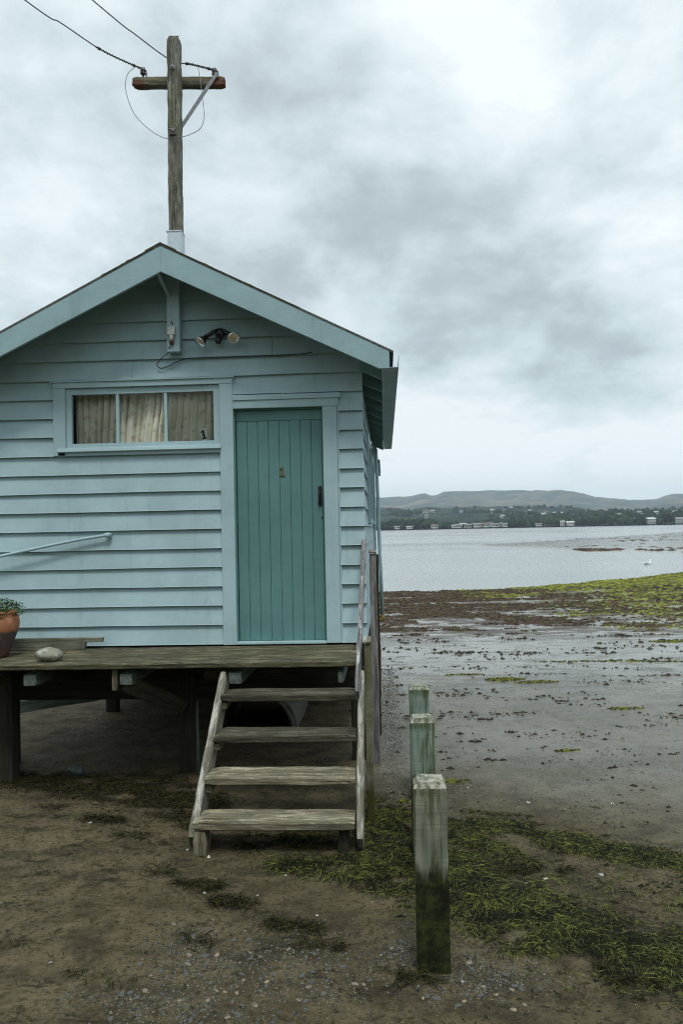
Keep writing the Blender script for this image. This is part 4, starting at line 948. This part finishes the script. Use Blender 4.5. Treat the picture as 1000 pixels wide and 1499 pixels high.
# bird -------------------------------------------------------------------
bx, by = 14.75, 45.9; bz = gz(bx, by); bz = max(bz, WATER)
bird = thing('gull', 'white bird floating in the shallows beyond the green weed', 'bird', (bx, by, WATER))
vs = [(-.27, 0, .10), (-.14, 0, .07), (.0, 0, .06), (.12, 0, .08), (.17, 0, .15), (.17, 0, .23), (.20, 0, .265), (.25, 0, .255)]; rs = [.012, .055, .095, .085, .05, .04, .04, .010]
me = bpy.data.meshes.new('body'); me.from_pydata(vs, [(i, i + 1) for i in range(7)], []); bo = bpy.data.objects.new('body', me)
mb = MB(); mb.tube(smooth_path([V(v) + V((bx, by, WATER)) for v in vs], 3), [float(np.interp(i / 21 * 7, range(8), rs)) for i in range(22)], 14)
body = mb.build('body', simple('white_feathers', (.8, .81, .82), .7, 0, .05), bird, True)
for s_ in (-1, 1):
    MB().lathe([(0, -.20), (.03, -.10), (.045, .02), (.02, .12), (0, .14)], (bx - .04, by + s_ * .07, WATER + .10), (1, 0, .12), 12).build('wing', simple('grey_feathers', (.42, .44, .46), .7, 0, .05), bird, True)
MB().lathe([(.018, 0), (.012, .05), (.0, .075)], (bx + .235, by, WATER + .258), (1, 0, -.1), 8).build('beak', simple('orange_beak', (.5, .2, .03), .4), bird, True)
bpy.data.objects.remove(bo); bpy.data.meshes.remove(me)

# ------------------------------------------------------------------ hills across the estuary
FAR = [(-40, .03), (-20, .036), (-8, .033), (-.38, .0375), (1.34, .0386), (2.17, .0408), (2.6, .0425), (2.95, .043), (3.4, .0405), (3.77, .041), (4.26, .0446), (6.19, .0428), (8.8, .0436), (9.97, .0426), (11.36, .0406), (13.41, .0361), (14.53, .0322), (15.86, .0315), (17.38, .0282), (18.45, .0276), (19.09, .0304), (20.14, .0321), (26, .035), (50, .03)]
MID = [(-40, .02), (-10, .025), (-.39, .0264), (.59, .026), (1.81, .023), (3.27, .0258), (4.24, .0237), (6.64, .0252), (8.3, .0237), (9.01, .0242), (10.87, .0222), (11.34, .0224), (13.61, .0204), (14.51, .0167), (15.83, .0135), (16.71, .0148), (17.57, .0152), (18.21, .0140), (19.07, .0161), (20.12, .0171), (26, .02), (50, .02)]
def prof(T, a): return float(np.interp(a, [t[0] for t in T], [t[1] for t in T]))
RS = 985.
def hill(a, r):
    """terrain height at bearing a (degrees) and distance r"""
    x, y = sin(radians(a)) * r, cos(radians(a)) * r
    z = -1.5 + min(1., max(0., (r - RS + 12 * noise.noise(V((a * 1.3, 2, 0)))) / 25)) * 3.2
    if r > RS: z += (r - RS) * .006
    n1 = noise.fractal(V((x / 260, y / 260, 1)), 1., 2.1, 5); n2 = noise.fractal(V((x / 900, y / 900, 3)), 1., 2.1, 5); n3 = noise.noise(V((x / 35, y / 35, 6)))
    def bumpf(r, c, w0, w1):
        t = (r - c) / (w0 if r < c else w1); return max(0., 1 - t * t) ** 1.2 if abs(t) < 1 else 0.
    c2 = 2100.; h2 = (prof(MID, a) * c2 + 2 + 2.2 * n3) * bumpf(r, c2, 950, 900) * (1 - .20 * max(0, min(1, abs(r - c2) / 300)) * (1 + n1))
    # a lower spur in front
    c1 = 1380.; h1 = (.011 + .004 * noise.noise(V((a * .55, 4, 0)))) * c1 * bumpf(r, c1, 330, 400) * max(0, min(1, (a - 5.5) / 3)) * (1 + .25 * n1)
    c3 = 5200.; h3 = (prof(FAR, a) * c3 + 2 + 46 * noise.noise(V((x / 420, y / 420, 1))) * (1 - .5 * (abs(r - c3) < 500)) + 12 * noise.noise(V((x / 130, y / 130, 1)))) * bumpf(r, c3, 2600, 2200) * (1 - .30 * max(0, min(1, abs(r - c3) / 700)) * (1 + 1.1 * n2))
    return max(z, h2, h1 + 1, h3) + n1 * 2 * (r > RS + 40) 
aa = np.concatenate([np.linspace(-44, -3, 60), np.arange(-2.9, 23, .045), np.linspace(23.2, 50, 50)])
rr = np.concatenate([np.linspace(930, 1060, 14), np.linspace(1080, 3000, 70), np.linspace(3060, 6900, 60)])
hc = np.empty((len(rr), len(aa), 3), np.float32)
for j, r in enumerate(rr):
    for i, a in enumerate(aa): hc[j, i] = (sin(radians(a)) * r, cos(radians(a)) * r, hill(a, r))
hi_ = np.arange(len(rr) * len(aa)).reshape(len(rr), len(aa))
def mat_hills():
    m = NT('far_hills'); P, (X, Y, Z) = m.pos()
    def n(s, d=6, ro=.6, dist=0): return m.noise(P, s, d, ro, dist)
    forest = m.mix(m.step(n(.022, 4, .65), .42, .58), (.008, .018, .015), (.035, .055, .038))
    grass = m.mix(m.step(n(.004, 6, .7), .4, .6), (.10, .092, .06), (.18, .152, .11))
    grass = m.mix(m.math('MULTIPLY', m.step(n(.0065, 5, .62), .49, .54), .92), grass, (.03, .05, .038))
    grass = m.mix(m.math('MULTIPLY', m.step(n(.0021, 5, .6), .53, .57), .9), grass, (.028, .046, .038))
    r = m.node('ShaderNodeVectorMath', operation='LENGTH'); m.l.new(P, r.inputs[0]); R = r.outputs['Value']
    farm = m.step(R, 2350, 2800)
    clear = m.math('MULTIPLY', m.step(n(.0055, 6, .7, .3), .61, .64), .8)
    near = m.mix(clear, forest, m.mix(m.step(n(.01), .4, .6), (.17, .14, .08), (.085, .11, .055)))
    c = m.mix(farm, near, grass)
    return m.fin(c, 1., m.bump(n(.02, 6, .8), .9, 12.), spec=.05)
hills = qmesh('hills', hc.reshape(-1, 3), np.stack([hi_[:-1, :-1], hi_[:-1, 1:], hi_[1:, 1:], hi_[1:, :-1]], -1).reshape(-1, 4), mat_hills(), smooth=True)
tag(hills, kind='structure'); hills['label'] = 'hazy wooded and grassy hills across the estuary'
# woodland along the far shore: one mass of many small crowns
def crown_pts(cx, cy, cz, s, h, rnd=random):
    bm_v = []
    return bm_v
ico = bmesh.new(); bmesh.ops.create_icosphere(ico, subdivisions=1, radius=1); IV = np.array([v.co[:] for v in ico.verts]); IF = np.array([[v.index for v in f.verts] for f in ico.faces]); ico.free()
co = []; F = []; cl = []; n = 0
def lump(a, r, s, h, c, base=0):
    global n
    x, y = sin(radians(a)) * r, cos(radians(a)) * r; z = hill(a, r) + base
    J = IV * np.array([s, s, h]) * (1 + RNG.uniform(-.3, .3, (len(IV), 1))); co.append(J + np.array([x, y, z + h * .5])); F.append(IF + n); cl.append(np.tile(np.array(c) * RNG.uniform(.6, 1.3), (len(IV), 1))); n += len(IV)
FC = [(.012, .022, .013), (.018, .032, .018), (.026, .044, .022)]
def woodtop(a): return float(np.interp(a, [-3, -.42, .57, 2.28, 3.6, 3.8, 3.97, 4.3, 4.7, 5.3, 5.66, 6.13], [.010, .0080, .0120, .0122, .0100, .0085, .003, .004, .0088, .0075, .0055, .002]))
for _ in range(3600):
    a = random.uniform(-3, 6.1); r = random.uniform(1000, 1090); t = woodtop(a)
    if a < .3 and random.random() < .55: continue
    hgt = max(2.5, t * 1040 * random.uniform(.25, 1.0) - 1.5); lump(a, r, random.uniform(2.2, 4.5), random.uniform(2.5, 4.5), random.choice(FC), max(0, hgt - 4.5))
for _ in range(1500):                                      # scrub and trees on the slopes behind
    a = random.uniform(-3, 23); r = random.uniform(1050, 1900)
    x, y = sin(radians(a)) * r, cos(radians(a)) * r
    if noise.noise(V((x / 140, y / 140, 9))) < .12: continue
    lump(a, r, random.uniform(3, 7), random.uniform(3, 6), random.choice(FC))
for _ in range(1100):
    a = random.uniform(7.5, 23); r = random.uniform(1000, 1120)
    if noise.noise(V((a * 1.8, r / 60, 4))) < .05: continue
    lump(a, r, random.uniform(3, 6.5), random.uniform(4, 8), random.choice(FC))
wd = qmesh('woodland', np.concatenate(co), np.concatenate(F), mat_tint('far_foliage', 1., .05), np.concatenate(cl), True); tag(wd, 'dark woodland along the far shore of the estuary', 'woodland', kind='stuff')
# houses on the far shore
HM = {}
def far_house(a, r, w, d, h, wallc, roofc, lab, rot=0, up=0):
    w *= .62; d *= .7; h *= .72
    x, y = sin(radians(a)) * r, cos(radians(a)) * r; z = hill(a, r) + up
    t = thing('far_house', lab, 'house', (x, y, z), 'houses on the far shore')
    Mx = Matrix.Translation((x, y, z)) @ Matrix.Rotation(rot, 4, 'Z'); 
    for nm, c in (('w', wallc), ('r', roofc)):
        if (nm, c) not in HM: HM[(nm, c)] = simple('far_' + ('wall' if nm == 'w' else 'roof'), c, .8, 0, .08, 1)
    MB().box((-w / 2, -d / 2, -2), (w / 2, d / 2, h)).build('wall', HM[('w', wallc)], t, M=Mx)
    MB().prism([(-d / 2 - .5, h + .01), (d / 2 + .5, h + .01), (0, h + d * .28)], 0, -w / 2 - .5, w / 2 + .5).build('roof', HM[('r', roofc)], t, M=Mx)
    for k in (-.28, .1, .3): MB().box((w * k, -d / 2 - .06, 1.0), (w * k + 1.4, -d / 2 + .05, 2.3)).build('window', M_dark, t, M=Mx)
WH, GR, RD, TN, PG = (.46, .47, .46), (.20, .21, .22), (.14, .105, .09), (.30, .27, .21), (.32, .33, .33)
L1 = 'small white house with grey roof in the row on the far shore'; L2 = 'small white house with brown roof in the row on the far shore'; L3 = 'small cream house with grey roof in the row on the far shore'
HS = [(.85, 1008, 9, 6, 3, WH, GR, L1), (1.75, 1006, 12, 6, 2.6, WH, PG, L1), (3.55, 1015, 12, 8, 4, WH, RD, L2), (4.9, 1008, 8, 6, 3, WH, PG, L1), (5.2, 1012, 10, 7, 4, WH, GR, L1), (5.55, 1030, 13, 8, 5.5, WH, PG, L1), (6.0, 1016, 9, 7, 4, TN, GR, L3),
      (6.25, 1055, 11, 8, 4, WH, RD, L2), (6.55, 1020, 12, 7, 5, WH, GR, L1), (6.95, 1040, 10, 8, 5, TN, RD, 'small cream house with brown roof in the row on the far shore'), (7.2, 1014, 9, 6, 4, WH, RD, L2), (7.45, 1060, 12, 8, 5, WH, RD, L2), (7.8, 1020, 11, 7, 4, WH, GR, L1), (8.1, 1050, 10, 8, 4, TN, GR, L3), (8.45, 1018, 9, 7, 4, WH, GR, L1),
      (.3, 1120, 12, 8, 4, TN, RD, 'cream house among trees at the left end of the far shore'), (.05, 1180, 12, 8, 4, TN, GR, 'cream house higher up the slope at the left end of the far shore'), (12.1, 1500, 26, 10, 6, WH, WH, 'long white building on the wooded hill crest', 0, 8),
      (12.9, 1012, 14, 8, 4.5, WH, WH, 'long low white shed by a green field on the far shore'), (12.4, 1012, 8, 7, 6, WH, PG, 'small white house beside the long low shed'), (18.1, 1030, 16, 10, 8, PG, WH, 'tall pale building at the right of the far shore', 0, 6), (19.9, 1030, 15, 10, 7, PG, GR, 'pale building at the far right edge of the far shore', 0, 6),
      (17.2, 1080, 12, 8, 5, TN, GR, 'cream house left of the tall pale building'), (10.8, 1010, 12, 6, 2.5, WH, GR, 'low white boathouse below the dark wooded slope'), (16.0, 1160, 14, 8, 5, WH, GR, 'white house among trees on the right-hand slope'), (15.2, 1100, 12, 8, 5, TN, GR, 'cream house among trees on the right-hand slope')]
random.seed(21)
for i in range(26):
    a_ = random.uniform(.2, 20); r_ = random.uniform(1080, 1900); HS.append((a_, r_, random.uniform(9, 14), 9, random.uniform(3.5, 5.5), random.choice([WH, TN, WH, PG]), random.choice([GR, PG, RD]), 'tiny pale house scattered on the wooded slopes across the water', 1.5))
for t in HS: far_house(t[0], t[1] if t[1] > 1065 else 990 + (t[1] - 1004) * .4, *t[2:8], rot=random.uniform(-.4, .4), up=(t[8] if len(t) > 8 else .5))
# a few single trees between the houses
def tree_mesh(seed):
    random.seed(seed); vs = []; fs = []; k = 0; P = []
    for i in range(26):
        th = random.random() * 6.3; rr_ = random.random() ** .5 * 2.6; zz = 3 + random.random() * 5; sc = random.uniform(.7, 1.5) * (1.1 - abs(zz - 5) / 6)
        J = IV * sc * (1 + RNG.uniform(-.25, .25, (len(IV), 1))); P.append(J + np.array([cos(th) * rr_ * (1.2 - zz / 12), sin(th) * rr_ * (1.2 - zz / 12), zz])); fs += [tuple(int(q) + k for q in f) for f in IF]; k += len(IV)
    return np.concatenate(P), fs
M_ft = simple('tree_foliage', (.02, .034, .018), .9, 0, .4, .8); M_bark = simple('tree_bark', (.06, .05, .04), .9)
TP = []
for s_ in (1, 2, 3):
    v, f = tree_mesh(s_); me = bpy.data.meshes.new('crown'); me.from_pydata(v.tolist(), [], f); me.materials.append(M_ft); me.shade_smooth()
    tb = MB().tube([(0, 0, -1), (.1, 0, 2), (0, .1, 5)], [.35, .25, .12], 8); mt_ = bpy.data.meshes.new('trunk'); mt_.from_pydata(tb.v, [], tb.f); mt_.materials.append(M_bark); TP.append((me, mt_))
random.seed(5)
for a, r, s_ in [(3.95, 1012, .5), (4.45, 1020, .9), (5.05, 1030, .8), (5.85, 1022, .9), (6.4, 1024, .8), (6.75, 1014, .7), (7.05, 1048, 1.1), (7.6, 1030, .9), (8.0, 1012, .6), (8.3, 1040, 1.1), (8.75, 1020, 1.), (9.1, 1030, 1.2), (11.9, 1020, 1.), (13.6, 1025, 1.), (17.6, 1025, 1.2), (18.9, 1020, 1.6), (19.2, 1020, 1.8), (19.5, 1025, 1.3), (2.6, 1004, .8), (15.0, 1030, 1.3)]:
    x, y = sin(radians(a)) * r, cos(radians(a)) * r; t = thing('tree', 'dark rounded tree standing on the far shore', 'tree', (x, y, hill(a, r)), 'single trees on the far shore')
    me, mt_ = random.choice(TP); rz = random.random() * 6
    for nm, q in (('crown', me), ('trunk', mt_)): link(bpy.data.objects.new(nm, q), t, Matrix.Translation((x, y, hill(a, r))) @ Matrix.Rotation(rz, 4, 'Z') @ Matrix.Scale(s_, 4))

# ------------------------------------------------------------------ haze
hz = MB().box((-8600, -400, -3), (8600, 7900, 420)).build('haze', None, None) if False else None
mh = bpy.data.materials.new('haze_air'); mh.use_nodes = True; nt = mh.node_tree; nt.nodes.clear(); out = nt.nodes.new('ShaderNodeOutputMaterial'); pv = nt.nodes.new('ShaderNodeVolumePrincipled')
pv.inputs['Color'].default_value = (.74, .88, 1., 1); pv.inputs['Density'].default_value = 1.5e-4; pv.inputs['Anisotropy'].default_value = .2; nt.links.new(pv.outputs[0], out.inputs['Volume'])
hz = MB().box((-6900, -1500, -4), (6900, 7900, 330)).build('haze', mh); tag(hz, kind='stuff'); hz['label'] = 'thin grey-blue haze over the estuary'; hz['category'] = 'haze'

# ------------------------------------------------------------------ sky, sun, camera
w = bpy.data.worlds.new('World'); S.world = w; w.use_nodes = True; nt = w.node_tree; N = nt.nodes; Lk = nt.links; bg = N['Background']
SUN_EL, SUN_AZ = radians(60), radians(165)
sky = N.new('ShaderNodeTexSky'); sky.sky_type = 'NISHITA'; sky.sun_disc = False; sky.sun_elevation = SUN_EL; sky.sun_rotation = SUN_AZ
class WN(NT):
    def __init__(s, t): s.t = t; s.n = t.nodes; s.l = t.links
m = WN(nt); tc = N.new('ShaderNodeTexCoord'); D = tc.outputs['Generated']; sp_ = N.new('ShaderNodeSeparateXYZ'); Lk.new(D, sp_.inputs[0]); dx, dy, dz = sp_.outputs
den = m.math('ADD', m.math('MAXIMUM', dz, 0), .34); cx = N.new('ShaderNodeCombineXYZ'); Lk.new(m.math('DIVIDE', dx, den), cx.inputs[0]); Lk.new(m.math('DIVIDE', dy, den), cx.inputs[1]); Lk.new(m.math('MULTIPLY', dz, .6), cx.inputs[2])
P = cx.outputs[0]; n1 = m.noise(P, 3.1, 9, .55, .2); n2 = m.noise(P, 9.5, 9, .6, .1); n3 = m.noise(P, .55, 4, .5)
val = m.math('ADD', .5, m.math('MULTIPLY', m.math('SUBTRACT', m.step(n1, .30, .68), .5), .52)); val = m.math('ADD', val, m.math('MULTIPLY', m.math('SUBTRACT', n2, .5), .62)); val = m.math('ADD', val, m.step(dz, .24, .01, .05, .62))
wv = N.new('ShaderNodeVectorMath'); wv.operation = 'ADD'; sc = N.new('ShaderNodeVectorMath'); sc.operation = 'SCALE'; sc.inputs['Scale'].default_value = .13
nn = N.new('ShaderNodeTexNoise'); nn.inputs['Scale'].default_value = 5.; nn.inputs['Detail'].default_value = 6; Lk.new(D, nn.inputs['Vector']); sb = N.new('ShaderNodeVectorMath'); sb.operation = 'SUBTRACT'; Lk.new(nn.outputs['Color'], sb.inputs[0]); sb.inputs[1].default_value = (.5, .5, .5)
Lk.new(sb.outputs[0], sc.inputs[0]); Lk.new(D, wv.inputs[0]); Lk.new(sc.outputs[0], wv.inputs[1]); DW = wv.outputs[0]
for (dv, rad, amp) in CLOUDS if 'CLOUDS' in globals() else [((.112, .861, .497), .20, .20), ((.138, .836, .532), .17, .28), ((.10, .955, .27), .15, -.22), ((.18, .955, .235), .12, -.24), ((.01, .90, .40), .18, -.20), ((-.084, .929, .359), .20, -.10), ((.06, .95, .235), .09, -.15),
                       ((.25, .925, .285), .08, .30), ((.33, .90, .22), .07, .12), ((.30, .89, .34), .10, .08), ((.243, .955, .165), .06, -.12), ((.32, .935, .165), .06, -.30), ((.17, .98, .125), .10, .28), ((.33, .94, .10), .10, .22), ((.05, .99, .12), .10, .22), ((-.372, .853, .365), .16, .12), ((-.30, .90, .30), .12, -.05), ((.30, .86, .42), .14, -.05)]:
    sv = N.new('ShaderNodeVectorMath'); sv.operation = 'DISTANCE'; Lk.new(DW, sv.inputs[0]); v_ = V(dv).normalized(); sv.inputs[1].default_value = v_
    g = m.step(sv.outputs['Value'], rad * 1.35, 0, 0, amp); val = m.math('ADD', val, g)
cr = N.new('ShaderNodeValToRGB'); Lk.new(val, cr.inputs[0]); e = cr.color_ramp.elements; e[0].position = .0; e[0].color = (.35, .41, .44, 1); e[1].position = 1.; e[1].color = (.84, .89, .905, 1)
for p_, c_ in ((.25, (.425, .49, .52)), (.5, (.57, .66, .69)), (.78, (.72, .80, .825))): q = e.new(p_); q.color = (*c_, 1)
zen = m.math('ADD', m.step(dz, .52, .95, 1., 1.8), m.step(dz, .16, .0, 0., .26)); cc = N.new('ShaderNodeVectorMath'); cc.operation = 'SCALE'; Lk.new(cr.outputs[0], cc.inputs[0]); Lk.new(zen, cc.inputs['Scale'])
# overcast: the clear sky shows only faintly through the cloud; both feed one Background at 0.1
s10 = N.new('ShaderNodeVectorMath'); s10.operation = 'SCALE'; Lk.new(cc.outputs[0], s10.inputs[0]); s10.inputs['Scale'].default_value = 10.
mx = N.new('ShaderNodeMix'); mx.data_type = 'RGBA'; mx.inputs[0].default_value = .96; Lk.new(sky.outputs[0], mx.inputs[6]); Lk.new(s10.outputs[0], mx.inputs[7]); Lk.new(mx.outputs[2], bg.inputs['Color']); bg.inputs['Strength'].default_value = .1
sun = bpy.data.lights.new('sun', 'SUN'); sun.energy = 1.6; sun.angle = radians(14); sun.color = (1, .97, .92); so = bpy.data.objects.new('sun', sun); COL.objects.link(so)
# sky rotation is measured from +Y toward +X
sd = V((sin(SUN_AZ) * cos(SUN_EL), cos(SUN_AZ) * cos(SUN_EL), sin(SUN_EL))); so.rotation_euler = sd.to_track_quat('Z', 'Y').to_euler(); so.location = sd * 50
cam = bpy.data.cameras.new('camera'); cam.sensor_fit = 'HORIZONTAL'; cam.sensor_width = 24; cam.lens = 1166 / 1000 * 24; cam.clip_start = .05; cam.clip_end = 30000
cob = bpy.data.objects.new('camera', cam); COL.objects.link(cob)
cob.matrix_world = Matrix.Translation((0, 0, 2.02)) @ Matrix.Rotation(radians(3.1), 4, 'Z') @ Matrix.Rotation(pi / 2 + radians(1.25), 4, 'X') @ Matrix.Rotation(radians(-1.17), 4, 'Z'); S.camera = cob
S.view_settings.view_transform = 'Standard'; S.view_settings.look = 'None'; S.view_settings.exposure = .28; S.view_settings.gamma = 1
S.render.engine = 'CYCLES'; S.cycles.use_denoising = True; S.cycles.denoising_prefilter = 'NONE'; S.cycles.filter_width = 1.15; S.cycles.sample_clamp_indirect = 4; S.cycles.max_bounces = 7; S.cycles.transparent_max_bounces = 12; S.cycles.volume_bounces = 0
